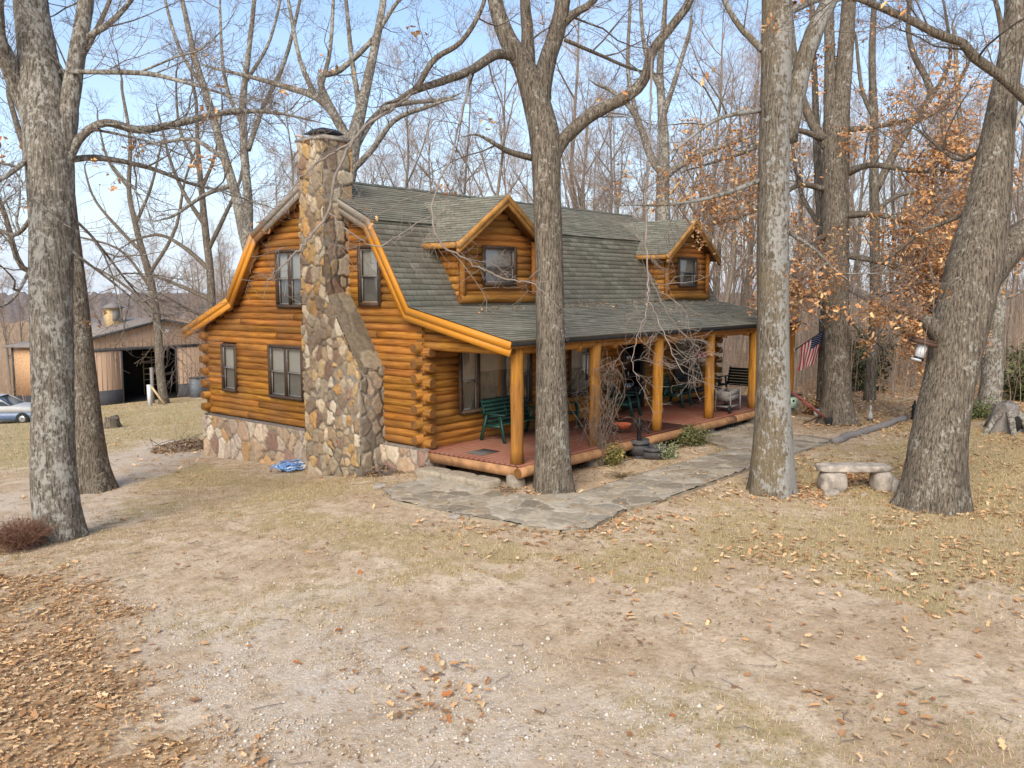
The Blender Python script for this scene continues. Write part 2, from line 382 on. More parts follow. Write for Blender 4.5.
def masks(x, y):
    n1 = fnoise(x, y, .9, 5)-.5; n2 = fnoise(x, y, .5, 9)-.5
    n3 = fnoise(x, y, 2.6, 15)-.5
    def soft(p, s, k): return sstep(s, -s, pdist(x, y, p)+n1*k+n3*k*.45)
    leaf = soft(LEAFZ, 1.1, 3.0); leafr = soft(LEAFR, 1.2, 3.)
    leaf = np.maximum(leaf, leafr*(.65+.8*n2)); leaf = np.maximum(leaf, .75*soft(BED, .3, .5))
    gr = np.maximum(soft(GRASSR, 1.5, 4.2), np.maximum(soft(GRASSL, 1., 3.)*.8, np.maximum(soft(GRASSF, 1.5, 4.)*.8, soft(GRASSM, .6, 2.2)*.75)))
    gr = np.clip(gr*(1.0+1.4*n2), 0, 1); gr = np.maximum(gr, .42*sstep(.45, .75, fnoise(x, y, .55, 71)+n3*.3)*sstep(-13, -9, x))
    leaf = np.maximum(leaf, .45*soft(GRASSR, .5, 2)*sstep(.02, .25, fnoise(x, y, .7, 31)-.5))
    trk = soft(TRACK, .6, 1.2); gr = gr*(1-.9*trk); leaf = leaf*(1-trk)
    leaf = np.maximum(leaf, .8*sstep(40, 52, y)); gr = gr*sstep(60, 45, y)
    gv = soft(GRAVEL, .8, 3.)*np.clip(.75+2.2*n2, 0, 1); gv = np.maximum(gv, trk*.75)
    return np.clip(leaf, 0, 1), np.clip(gr, 0, 1), np.clip(gv, 0, 1)
def axis(lo, hi, st, far):
    a = [lo]; s = st
    while a[-1] > -far: s *= 1.17; a.append(a[-1]-s)
    b = [hi]; s = st
    while b[-1] < far: s *= 1.17; b.append(b[-1]+s)
    return np.concatenate([a[:0:-1], np.arange(lo, hi+st/2, st), b[1:]])
xs = axis(-15, 24, .2, 3500); ys = axis(-18, 24, .2, 3500)
X, Y = np.meshgrid(xs, ys); Z = G(X, Y)+.02*(fnoise(X, Y, 3., 21)-.5)
Z = Z-.03*((X > .3) & (X < 13.3) & (Y > -2.4) & (Y < 8.4))
mb = MB(); nx = len(xs); I = (np.arange(len(ys)-1)[:, None]*nx+np.arange(nx-1)[None]).ravel()
lf, gr, gv = masks(X.ravel(), Y.ravel())
mb.add(np.stack([X, Y, Z], -1).reshape(-1, 3), np.stack([I, I+1, I+nx+1, I+nx], -1), np.stack([lf, gr, gv], -1))
def groundmat():
    m = NT('dirt_yard', .97, .1)
    s = m.n('ShaderNodeSeparateColor'); m.l(m.attr('col'), s.inputs[0])
    P = m.co()
    a = m.noise(P, .55, 6, .6); b = m.noise(P, 3.2, 6, .65); c = m.noise(P, 17, 5, .7); f = m.noise(P, 70, 3, .6)
    dirt = m.mix(m.ramp(a, [(.35, 0), (.65, 1)]), (.50, .355, .225), (.71, .56, .40))
    dirt = m.mix(m.ramp(b, [(.44, 0), (.66, .8)]), dirt, (.38, .262, .157))
    dirt = m.mix(1., dirt, m.ramp(c, [(.25, .72), (.75, 1.18)]), 'MULTIPLY')
    peb = m.voro(P, 26, 'F1', 'Distance'); pc = m.voro(P, 26, 'F1', 'Color')
    ps = m.n('ShaderNodeSeparateColor'); m.l(pc, ps.inputs[0])
    grav = m.mix(m.ramp(peb, [(.2, 0), (.5, .8)]), m.mix(ps.outputs[0], (.62, .545, .45), (.77, .71, .63)), (.53, .42, .31))
    k = m.math('MULTIPLY', s.outputs[2], m.ramp(m.noise(P, 2.1, 6, .7), [(.34, 0), (.56, 1)]))
    o = m.mix(k, dirt, grav)
    grass = m.mix(m.ramp(c, [(.3, 0), (.7, 1)]), (.31, .225, .11), (.55, .425, .225))
    grass = m.mix(m.ramp(m.noise(P, .8, 5, .6), [(.52, 0), (.74, .6)]), grass, (.30, .245, .115))
    gk = m.math('ADD', m.math('MULTIPLY', s.outputs[1], 1.0), m.math('ADD', m.math('MULTIPLY', m.math('SUBTRACT', b, .5), 2.2), m.math('MULTIPLY', m.math('SUBTRACT', a, .5), 1.6)))
    o = m.mix(m.ramp(gk, [(.35, 0), (.85, .92)]), o, grass)
    lv = m.voro(m.co((1, 1, 1)), 11, 'F1', 'Color'); ls = m.n('ShaderNodeSeparateColor'); m.l(lv, ls.inputs[0])
    leaf = m.ramp(ls.outputs[0], [(0, (.32, .19, .095)), (.5, (.47, .30, .16)), (1, (.60, .42, .25))])
    leaf = m.mix(1., leaf, m.ramp(c, [(.3, .6), (.7, 1.2)]), 'MULTIPLY')
    lk = m.math('ADD', s.outputs[0], m.math('MULTIPLY', m.math('SUBTRACT', b, .5), 1.5))
    o = m.mix(m.ramp(lk, [(.35, 0), (.75, 1)]), o, leaf)
    d2 = m.noise(m.co((1, 1, 1)), 6.5, 6, .75)
    o = m.mix(m.ramp(d2, [(.54, 0), (.66, .62)]), o, (.235, .155, .09))
    d3 = m.noise(m.co((1, 1, 1)), 1.3, 5, .7); o = m.mix(m.ramp(d3, [(.56, 0), (.70, .38)]), o, (.30, .235, .12))
    m.col(o)
    h = m.math('ADD', m.math('MULTIPLY', b, .8), m.math('ADD', m.math('MULTIPLY', c, .5), m.math('MULTIPLY', f, .25)))
    m.bump(h, .8, .06); return m.m
M['ground'] = groundmat()
tag(mb.build('ground', M['ground'], smooth=True), kind='structure')

# wooded hills across the valley
rr = np.array([190, 240, 300, 380, 470, 560, 680, 800, 950, 1100, 1400, 1900.]); az = np.linspace(R(-60), R(150), 1300)
A, RR = np.meshgrid(az, rr); hx = CAM[0]+RR*np.cos(A); hy = CAM[1]+RR*np.sin(A)
hz = -19+sstep(190, 800, RR)*(16+9*(fnoise(hx, hy, .0035, 2)-.3))+4.5*rng.random(A.shape)**2*sstep(190, 600, RR)
hz[-1] = -40; hz[0] = -26
mb = MB(); k = len(az); I = (np.arange(len(rr)-1)[:, None]*k+np.arange(k-1)[None]).ravel()
mb.add(np.stack([hx, hy, hz], -1).reshape(-1, 3), np.stack([I, I+k, I+k+1, I+1], -1))
hm = NT('winter_woods_hill', 1., .05); q = hm.noise(hm.co((.05, .05, .12)), 1, 8, .7)
hm.col(hm.mix(hm.ramp(q, [(.3, 0), (.7, 1)]), (.150, .125, .118), (.27, .225, .20)))
tag(mb.build('hills', hm.m, smooth=True), kind='structure')

# ---- leaves on the ground
def leaf_arrays(P, size, yaw, tilt, curl=1.):
    n = len(P)
    o = np.array([[-.5, 0], [-.2, 0], [.5, 0], [-.38, .10], [-.15, .27], [.02, .14], [.26, .26], [.36, .09], [-.38, -.10], [-.15, -.27], [.02, -.14], [.26, -.26], [.36, -.09]])
    V = np.zeros((n, 13, 3)); V[:, :, 0] = o[:, 0]; V[:, :, 1] = o[:, 1]*rng.uniform(.7, 1.2, (n, 1))
    cu = rng.uniform(-.2, 1.2, (n, 1)); cl = rng.uniform(-.9, .9, (n, 1))
    V[:, :, 2] = cu*np.abs(V[:, :, 1])+cl*V[:, :, 0]**2+rng.normal(0, .03, (n, 13))
    V[:, :, 2] *= curl; V *= np.asarray(size)[:, None, None]
    def rot(a, i, j):
        ca, sa = np.cos(a)[:, None], np.sin(a)[:, None]; x, y = V[:, :, i].copy(), V[:, :, j].copy()
        V[:, :, i] = x*ca-y*sa; V[:, :, j] = x*sa+y*ca
    rot(rng.uniform(0, 6.28, n), 0, 1); rot(tilt, 1, 2); rot(yaw, 0, 1)
    V += np.asarray(P)[:, None]
    b = np.arange(n)[:, None]*13
    return V.reshape(-1, 3), [b+np.array([0, 1, 2, 7, 6, 5, 4, 3]), b+np.array([0, 8, 9, 10, 11, 12, 2, 1])]
def leafcols(n, pal, k=13):
    pal = np.array(pal); c = pal[rng.integers(0, len(pal), n)]*rng.uniform(.7, 1.25, (n, 1)); return np.repeat(c, k, 0)
PAL_G = [(.51, .295, .14), (.58, .365, .185), (.43, .23, .10), (.53, .34, .18), (.34, .18, .085), (.62, .43, .245)]
PAL_O = [(.42, .16, .05), (.36, .15, .06), (.50, .24, .09)]
mb = MB()
def drop(x, y, size, lift=.012, tilt=.45, pal=PAL_G):
    n = len(x); P = np.stack([x, y, G(x, y)+lift+size*.08+rng.uniform(0, .015, n)], 1)
    V, F = leaf_arrays(P, size, rng.uniform(0, 6.28, n), rng.normal(0, tilt, n), .55); mb.add(V, F, leafcols(n, pal))
HOUSEBOX = lambda x, y: ((x > -.1) & (x < 13.6) & (y > -2.75) & (y < 8.8))
def sample(n, x0, x1, y0, y1, pr):
    x = rng.uniform(x0, x1, n); y = rng.uniform(y0, y1, n); k = (rng.random(n) < pr(x, y)) & ~HOUSEBOX(x, y); return x[k], y[k]
x, y = sample(125000, -16, -4, -9, 6, lambda x, y: masks(x, y)[0]**1.9+.012); drop(x, y, np.clip(rng.lognormal(-3.12, .42, len(x)), .025, .13), tilt=.24)
x, y = sample(34000, 9, 40, -24, 4, lambda x, y: masks(x, y)[0]); drop(x, y, rng.uniform(.09, .17, len(x)), .02)
x, y = sample(16000, -4, 16, -12, -3, lambda x, y: .12+.6*(masks(x, y)[1]*sstep(.5, .75, vnoise(x, y, .8, 44)))); drop(x, y, rng.uniform(.07, .13, len(x)))
x, y = sample(2600, -11, 3, -13, 6, lambda x, y: sstep(.45, .85, vnoise(x, y, .9, 77))*.35+.03); drop(x, y, rng.uniform(.06, .12, len(x)), pal=PAL_G+PAL_O)
for cx, cy, s, n in [(*gp(420, 690)[:2], .35, 50), (*gp(430, 705)[:2], .3, 30), (*gp(860, 712)[:2], .4, 50), (*gp(565, 527)[:2], .5, 160), (*gp(620, 522)[:2], .5, 120), (*gp(525, 520)[:2], .5, 90), (*gp(640, 615)[:2], .4, 20), (*gp(360, 475)[:2], .3, 80), (*gp(800, 493)[:2], .4, 260), (*gp(860, 480)[:2], .4, 330), (*gp(965, 500)[:2], .6, 160), (*gp(340, 465)[:2], .35, 60), (*gp(560, 495)[:2], .7, 160)]:
    x = cx+rng.normal(0, s, n); y = cy+rng.normal(0, s, n); k = ~HOUSEBOX(x, y); x, y = x[k], y[k]; drop(x, y, rng.uniform(.07, .13, len(x)), pal=PAL_G+PAL_O[:1])
x, y = sample(70000, -12, 14, -13, 6, lambda x, y: .05+.75*sstep(.42, .72, fnoise(x, y, 1.3, 91))); drop(x, y, rng.uniform(.012, .045, len(x)), lift=.003, tilt=.5, pal=[(.30, .19, .10), (.22, .13, .065), (.42, .28, .15), (.36, .24, .13)])
x, y = sample(60000, -1.5, 10, -5.5, -2., lambda x, y: .9*inpoly(x, y, BED)); drop(x, y, rng.uniform(.02, .07, len(x)), lift=.003, tilt=.5, pal=[(.25, .165, .10), (.19, .12, .07), (.33, .23, .145), (.28, .18, .11)])
x, y = sample(9000, -6, 20, 5, 40, lambda x, y: .35*sstep(.4, .7, vnoise(x, y, .4, 88))); drop(x, y, rng.uniform(.09, .15, len(x)))
WALK = wpoly([(383, 490), (392, 503), (470, 520), (560, 534), (590, 532), (625, 512), (656, 505), (717, 483), (745, 472), (791, 456), (836, 442), (808, 438), (791, 437), (760, 432), (748, 424), (690, 434), (681, 434), (702, 442), (730, 451), (692, 462), (636, 477), (580, 496), (530, 499), (500, 495), (455, 485), (430, 480)])
x, y = sample(5200, -3, 10, -6, -.5, lambda x, y: inpoly(x, y, WALK)*(.12+.88*sstep(.55, .75, vnoise(x, y, 1.1, 12)))*.45); drop(x, y, rng.uniform(.03, .10, len(x)), lift=.068, tilt=.15)
tag(mb.build('fallen_leaves', M['leaf']), 'brown oak leaves fallen over the yard and the woods floor', 'leaves', kind='stuff')

PATHLEAF = 1
# ---- dry grass
mb = MB()
def blades(x, y, hgt, wid, pal, lean=.7, zoff=0.):
    n = len(x); z = G(x, y)+zoff; a = rng.uniform(0, 6.28, n); l = rng.normal(0, lean, n)*hgt; b = rng.uniform(0, 6.28, n)
    V = np.zeros((n, 3, 3)); V[:, 0] = np.stack([x+wid*np.cos(a), y+wid*np.sin(a), z-.005], 1); V[:, 1] = np.stack([x-wid*np.cos(a), y-wid*np.sin(a), z-.005], 1)
    V[:, 2] = np.stack([x+l*np.cos(b), y+l*np.sin(b), z+hgt], 1)
    pal = np.array(pal); c = pal[rng.integers(0, len(pal), n)]*rng.uniform(.75, 1.2, (n, 1))
    mb.add(V.reshape(-1, 3), np.arange(n*3).reshape(-1, 3), np.repeat(c, 3, 0))
PG = [(.52, .39, .215), (.58, .46, .28), (.42, .30, .16), (.46, .36, .19), (.36, .29, .13)]
PGG = [(.20, .22, .06), (.26, .26, .08), (.16, .20, .05)]
WALKPX = [(383, 490), (392, 503), (470, 520), (560, 534), (590, 532), (625, 512), (656, 505), (717, 483), (745, 472), (791, 456), (836, 442), (808, 438), (791, 437), (760, 432), (748, 424), (690, 434), (681, 434), (702, 442), (730, 451), (692, 462), (636, 477), (580, 496), (530, 499), (500, 495), (455, 485), (430, 480)]
WALK = [(gp(*q)[0], gp(*q)[1]) for q in WALKPX]
x, y = sample(300000, -9, 20, -14, -3.5, lambda x, y: .06+masks(x, y)[1]*.9); k = ~inpoly(x, y, WALK); x, y = x[k], y[k]; blades(x, y, rng.uniform(.02, .07, len(x)), .004, PG)
x, y = sample(110000, -11, 3, -3, 9, lambda x, y: .02+masks(x, y)[1]*.8); k = ~inpoly(x, y, WALK); x, y = x[k], y[k]; blades(x, y, rng.uniform(.02, .06, len(x)), .004, PG)
x, y = sample(90000, -8, 14, 8, 42, lambda x, y: masks(x, y)[1]*.7); blades(x, y, rng.uniform(.03, .09, len(x)), .008, PG+PGG)
for c, s, n in [(gp(1000, 735), .35, 260), (gp(905, 720), .3, 160), (gp(800, 700), .5, 160), (gp(660, 500), .2, 120), (gp(690, 625), .4, 90), (gp(960, 755), .3, 120), (gp(560, 620), .5, 60), (gp(880, 450), 1.2, 700), (gp(95, 560), .5, 260), (gp(170, 575), .5, 200), (gp(730, 750), .4, 120)]:
    x = c[0]+rng.normal(0, s, n); y = c[1]+rng.normal(0, s, n); blades(x, y, rng.uniform(.02, .06, n), .004, PG+PGG+PGG)
tag(mb.build('dry_grass', M['grass']), 'short dry straw coloured grass over the yard', 'grass', kind='stuff')

# ---- gravel and twigs
x, y = sample(260000, -12, 4, -14, 3, lambda x, y: .03+masks(x, y)[2]*sstep(.36, .62, fnoise(x, y, 1.4, 51))*.85)
n = len(x); s = np.clip(rng.lognormal(-4.75, .5, n), .004, .04)
dirs = np.array([[1, 0, 0], [0, 1, 0], [-1, 0, 0], [0, -1, 0], [.2, .1, .7], [0, 0, -.5]], float)
V = dirs[None]*s[:, None, None]*rng.uniform(.6, 1.3, (n, 6, 3)); a = rng.uniform(0, 6.28, n); ca, sa = np.cos(a)[:, None], np.sin(a)[:, None]
V = np.stack([V[:, :, 0]*ca-V[:, :, 1]*sa, V[:, :, 0]*sa+V[:, :, 1]*ca, V[:, :, 2]], -1)+np.stack([x, y, G(x, y)+.003], 1)[:, None]
F = np.array([[0, 1, 4], [1, 2, 4], [2, 3, 4], [3, 0, 4], [1, 0, 5], [2, 1, 5], [3, 2, 5], [0, 3, 5]])
mb = MB(); c = np.array([(.58, .50, .40), (.64, .57, .48), (.50, .39, .28), (.56, .46, .35)])[rng.integers(0, 4, n)]
mb.add(V.reshape(-1, 3), (np.arange(n)[:, None, None]*6+F[None]).reshape(-1, 3), np.repeat(c, 6, 0))
tag(mb.build('gravel', M['pebble']), 'pale limestone gravel spread over the dirt drive', 'gravel', kind='stuff')
mb = MB()
x, y = sample(700, -12, 8, -13, 9, lambda x, y: np.full(len(x), .9)); n = len(x); a = rng.uniform(0, 6.28, n); L = rng.uniform(.06, .28, n)
P = np.stack([np.stack([x+L*q*np.cos(a)+rng.normal(0, .02, n), y+L*q*np.sin(a)+rng.normal(0, .02, n), G(x, y)+.012+rng.uniform(0, .02, n)], 1) for q in (0, .5, 1)], 1)
mb.tubes(P, np.repeat(rng.uniform(.002, .005, (n, 1)), 3, 1), 4)
tag(mb.build('fallen_twigs', M['twig']), 'small grey twigs fallen on the dirt and grass', 'twigs', kind='stuff')

# ---- stone surfaces: a relief of irregular stones, grid over (s,t) mapped by fn
def stones(mb, fn, s0, s1, t0, t1, cell, res, keep=None, depth=.03, pal=None, mortar=(.20, .165, .125), asp=1.0, warp=.42, thr=.13):
    ns = int((s1-s0)/res)+1; nt = int((t1-t0)/res)+1
    S, T = np.meshgrid(np.linspace(s0, s1, ns), np.linspace(t0, t1, nt)); S = S.ravel(); T = T.ravel()
    nsd = max(4, int((s1-s0)*(t1-t0)/(cell*cell)*1.1))
    sd = np.stack([rng.uniform(s0-.2, s1+.2, nsd*2), rng.uniform(t0-.2, t1+.2, nsd*2)], 1); keepi = []
    for i in range(len(sd)):
        if all((sd[i, 0]-sd[j, 0])**2+((sd[i, 1]-sd[j, 1])*asp)**2 > (cell*.62)**2 for j in keepi): keepi.append(i)
        if len(keepi) >= nsd: break
    sd = sd[keepi]; wgt = rng.uniform(0, .55, len(sd))*cell
    wx = S+cell*warp*(fnoise(S, T, 1.6/cell, 61)-.5); wy = T+cell*warp*(fnoise(S, T, 1.6/cell, 62)-.5)
    f1 = np.full(len(S), 1e9); f2 = f1.copy(); idx = np.zeros(len(S), int)
    for i, (a, b) in enumerate(sd):
        dd = np.hypot(wx-a, (wy-b)*asp)-wgt[i]; m = dd < f1
        f2 = np.where(m, f1, np.minimum(f2, dd)); f1 = np.where(m, dd, f1); idx = np.where(m, i, idx)
    e = (f2-f1)/cell; up = sstep(.02, thr*1.6, e)
    hgt = up*depth*(.55+.9*rng.random(len(sd))[idx])+.3*depth*(fnoise(S, T, 5/cell*.4, 66)-.5)
    tl = rng.normal(0, .25, (len(sd), 2))[idx]; hgt += up*depth*((wx-sd[idx, 0])/cell*tl[:, 0]+(wy-sd[idx, 1])/cell*tl[:, 1])
    pal = np.array(pal); pc = pal[rng.integers(0, len(pal), len(sd))]*rng.uniform(.8, 1.2, (len(sd), 1))
    k = sstep(.03, thr, e)[:, None]; C = np.array(mortar)*(1-k)+pc[idx]*k
    V = fn(S, T, hgt); I = (np.arange(nt-1)[:, None]*ns+np.arange(ns-1)[None]).ravel()
    F = np.stack([I, I+1, I+ns+1, I+ns], -1)
    if keep is not None: F = F[keep((S[F].mean(1)), (T[F].mean(1)))]
    mb.add(V, F, C)
PAL_S = [(.44, .31, .20), (.38, .29, .21), (.50, .39, .28), (.35, .24, .16), (.55, .45, .33), (.46, .28, .13), (.28, .17, .125), (.40, .32, .25), (.36, .27, .18)]
PAL_F = [(.38, .315, .225), (.34, .28, .20), (.28, .23, .165), (.43, .36, .265), (.32, .255, .175), (.36, .31, .235)]
wx0, wx1 = min(q[0] for q in WALK), max(q[0] for q in WALK); wy0, wy1 = min(q[1] for q in WALK), max(q[1] for q in WALK)
mb = MB()
stones(mb, lambda s, t, h: np.stack([s, t, G(s, t)+.055+h], 1), wx0, wx1, wy0, wy1, .38, .035, keep=lambda s, t: pdist(s, t, WALK)+.06*(vnoise(s, t, 4., 3)-.5) < 0, depth=.016, pal=PAL_F, mortar=(.44, .37, .28), thr=.10)
n = len(WALK); b = np.array([(x, y, float(G(x, y))) for x, y in WALK])
for i in range(n):                                    # the edge of the slab
    p, q = b[i], b[(i+1) % n]; m = max(2, int(np.hypot(*(q-p)[:2])/.15)+1); tt = np.linspace(0, 1, m)[:, None]; L = p+(q-p)*tt; L[:, :2] += rng.normal(0, .015, (m, 2))
    V = np.vstack([L+[0, 0, -.1], L+[0, 0, .062]]); I = np.arange(m-1); mb.add(V, np.stack([I, I+1, I+m+1, I+m], -1), (.34, .28, .20))
tag(mb.build('path', M['flag'], smooth=False), kind='structure')

# ------------------------------------------------------------------ log house
HS = empty('log_house', (0, 0, 0), label='honey coloured log house with green shingle gambrel roof and long porch', cat='house')
HL = 13.5
PROF = [(-2.72, 2.90), (.13, 3.52), (1.33, 5.44), (3.61, 6.51), (5.89, 5.31), (7.08, 3.70), (9.44, 2.81)]
UND = .17
def roofz(v, off=UND):
    for (a, za), (b, zb) in zip(PROF, PROF[1:]):
        if a <= v <= b: return za+(zb-za)*(v-a)/(b-a)-off*math.hypot(1, (zb-za)/(b-a))
    return 0
def vlim(z):
    vs = [v for v in np.linspace(-2.7, 9.4, 700) if roofz(v) >= z]
    return (min(vs), max(vs)) if vs else None
LY = [M['log_y'], M['logend']]; LX = [M['log_x'], M['logend']]
LT = lambda: np.array((1, 1, 1))*rng.uniform(.66, 1.22)*np.array((1, rng.uniform(.88, 1.08), rng.uniform(.8, 1.2)))
def logseg(mb, ax, a, b, off, z, r=.101, lump=.012):
    if b-a < .04: return
    n = max(3, int((b-a)/.5)+2); q = np.linspace(a, b, n)
    P = np.zeros((n, 3)); P[:, ax] = q; P[:, 1-ax] = off+rng.normal(0, .004, n); P[:, 2] = z+rng.normal(0, .004, n)
    mb.tubes(P, r*(1+rng.normal(0, .02, n)), 12, True, LT(), lump=lump, capmi=1)
def logs(mb, ax, off, lo, hi, z0, z1, cuts, lim=None, ext=None, H=.165, side=1):
    i = 0; z = z0+H/2
    while z < z1:
        a, b = lo, hi
        if lim:
            L = lim(z+H*.45)
            if L is None: break
            a, b = max(a, L[0]), min(b, L[1])
        if ext and z < 2.75:
            if (i+ext[0]) % 2 == 0: a -= ext[1]
            if (i+ext[0]) % 2 == 0: b += ext[2]
        segs = [(a, b)]
        for c0, c1, q0, q1 in cuts:
            if q0-.03 < z < q1+.03:
                segs = [s for x, y in segs for s in ([(x, min(y, c0))] if x < c0 else [])+([(max(x, c1), y)] if y > c1 else [])]
        for x, y in segs:
            if y-x > 3.2 and rng.random() < .75:
                m = rng.uniform(x+.9, y-.9); logseg(mb, ax, x, m-.006, off, z); logseg(mb, ax, m+.006, y, off+rng.normal(0, .006), z)
            else: logseg(mb, ax, x, y, off, z)
        i += 1; z += H
WG = [(7.20, 7.75, 1.24, 2.38, 1), (4.26, 5.56, 1.24, 2.44, 2), (4.15, 5.12, 3.53, 4.80, 2), (1.36, 1.95, 3.60, 4.80, 1)]
WP = [(1.18, 3.60, 1.17, 2.50, 3), (10.74, 12.33, 1.14, 2.42, 2), (5.3, 6.15, 1.17, 2.45, 1)]
DOOR = (7.85, 8.85, .46, 2.45)
mb = MB(); logs(mb, 1, .08, 0, 8.67, .5, 6.4, [(w[0]-.05, w[1]+.05, w[2], w[3]) for w in WG], vlim, (0, .22, .18))
mb.build('gable_wall', LY, HS, smooth=True)
mb = MB(); logs(mb, 0, .08, .0, HL-.1, .42, 3.3, [(w[0]-.05, w[1]+.05, w[2], w[3]) for w in WP]+[(DOOR[0]-.05, DOOR[1]+.05, DOOR[2], DOOR[3])], None, (1, .2, .2))
mb.build('porch_wall', LX, HS, smooth=True)
mb = MB(); logs(mb, 1, HL-.08, 0, 8.67, .5, 6.4, [], vlim, (0, .22, .18)); mb.build('far_gable_wall', LY, HS, smooth=True)
mb = MB(); logs(mb, 0, 8.60, 0, HL, .42, 2.9, [], None, (1, .2, .2)); mb.build('rear_wall', LX, HS, smooth=True)
mb = MB()                                            # chinking behind the logs
und = [(0.09, .3)]+[(0.09, roofz(.09)-.02)]+[(v, z-.2) for v, z in PROF[2:5]]+[(7.08, 3.48), (8.58, roofz(8.58)-.02), (8.58, .3)]
for u0, u1 in ((.07, .14), (HL-.14, HL-.07)):
    n = len(und); V = [(u, v, z) for u in (u0, u1) for v, z in und]
    mb.add(V, [np.arange(n)[None], np.arange(n, 2*n)[None, ::-1], np.array([[i, (i+1) % n, (i+1) % n+n, i+n] for i in range(n)])])
mb.box((.14, .07, .3), (HL-.14, .12, 3.35)); mb.box((.14, 8.55, .2), (HL-.14, 8.6, 2.9))
mb.build('chinking', M['chink'], HS)

def fbox(mb, ax, s0, s1, d0, d1, z0, z1, off=0., **k):
    # s along the wall, d outwards (towards -x for the gable, -y for the porch wall)
    if ax == 1: mb.box((off-d1, s0, z0), (off-d0, s1, z1), **k)
    else: mb.box((s0, off-d1, z0), (s1, off-d0, z1), **k)
def window(parent, ax, s0, s1, z0, z1, n, off=0., pic=False, glass='glass', name='window'):
    mb = MB(); c = .075
    fbox(mb, ax, s0-c, s0, -.08, .055, z0-c, z1+c, off); fbox(mb, ax, s1, s1+c, -.08, .055, z0-c, z1+c, off)
    fbox(mb, ax, s0, s1, -.08, .053, z1, z1+c, off); fbox(mb, ax, s0-.03, s1+.03, -.08, .085, z0-c, z0-.002, off)
    ws = (s1-s0)/n
    edges = [s0+ws*i for i in range(n+1)]
    if pic: edges = [s0, s0+.56, s1-.50, s1]
    for e in edges[1:-1]: fbox(mb, ax, e-.04, e+.04, -.08, .045, z0, z1, off)
    w = mb.build(name, M['frame'], parent)
    sa = MB(); pn = MB(); cu = MB()
    for i, (a, b) in enumerate(zip(edges, edges[1:])):
        a += .04*(i > 0); b -= .04*(i < len(edges)-2); m = (z0+z1)/2
        parts = [(z0, z1, .0)] if (pic and i == 1) else [(m-.02, z1, .015), (z0, m+.02, -.01)]
        for q0, q1, d in parts:
            f = .032
            fbox(sa, ax, a, a+f, d-.012, d+.012, q0, q1, off); fbox(sa, ax, b-f, b, d-.012, d+.012, q0, q1, off)
            fbox(sa, ax, a+f, b-f, d-.012, d+.012, q1-f, q1, off); fbox(sa, ax, a+f, b-f, d-.012, d+.012, q0, q0+f, off)
            L = [((off-d), s, z) if ax == 1 else (s, off-d, z) for s, z in ((a+f, q0+f), (b-f, q0+f), (b-f, q1-f), (a+f, q1-f))]; pn.add(L, np.array([[3, 2, 1, 0]] if ax == 1 else [[0, 1, 2, 3]]))
        lo = m+.0 if not (pic and i == 1) else z1-.5
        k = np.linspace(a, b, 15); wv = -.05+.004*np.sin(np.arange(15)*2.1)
        for q, r, tone in ((z1, lo, .95), (lo, z0, .36)):  # pale curtain on top; lower part painted dark for the unlit room
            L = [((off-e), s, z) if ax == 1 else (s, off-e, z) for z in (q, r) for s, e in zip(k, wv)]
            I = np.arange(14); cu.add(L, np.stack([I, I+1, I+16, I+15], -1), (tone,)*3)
    sa.build('sash', M['sash'] if not pic else M['sash'], w); pn.build('pane', M[glass], w)
    cm = NT('curtain_and_dark_room', .95, .1); cm.col(cm.mix(1., (.50, .47, .41) if ax == 1 else (.40, .35, .28), cm.attr('col'), 'MULTIPLY'))
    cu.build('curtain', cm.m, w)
    return w
for a in WG: window(HS, 1, *a)
window(HS, 0, *WP[0], pic=True); window(HS, 0, *WP[1]); window(HS, 0, *WP[2])
mb = MB(); a, b, q0, q1 = DOOR
for s in ((a-.08, a), (b, b+.08)): fbox(mb, 0, *s, -.06, .06, q0, q1+.08)
fbox(mb, 0, a, b, -.06, .058, q1, q1+.08)
fr = mb.build('door_frame', M['frame'], HS)
mb = MB()
for s in ((a, a+.11), (b-.11, b)): fbox(mb, 0, *s, -.02, .02, q0+.02, q1)
for z in ((q0+.02, q0+.3), (q0+.95, q0+1.05), (q1-.12, q1)): fbox(mb, 0, a+.11, b-.11, -.02, .019, *z)
dr = mb.build('door', M['dark'], HS)
mb = MB(); fbox(mb, 0, a+.11, b-.11, -.008, -.002, q0+.3, q0+.95); fbox(mb, 0, a+.11, b-.11, -.008, -.002, q0+1.05, q1-.12); mb.build('pane', M['screen'], dr)
mb = MB(); fbox(mb, 0, a+.16, a+.19, .02, .07, q0+.98, q0+1.12); mb.build('handle', M['chrome'], dr)
mb = MB(); fbox(mb, 0, a+.16, b-.16, .019, .024, q0+.93, q0+.945); fbox(mb, 0, b-.175, b-.16, .019, .024, q0+.55, q0+.93); mb.build('door_trim', M['sash'], dr)
mb = MB(); mb.tubes(crom([(a+.45, -.03, q0+1.55), (a+.52, -.03, q0+1.48), (a+.48, -.03, q0+1.40), (a+.55, -.03, q0+1.3)], 8), np.full(8, .008), 5); mb.build('door_ornament', M['sash'], dr)

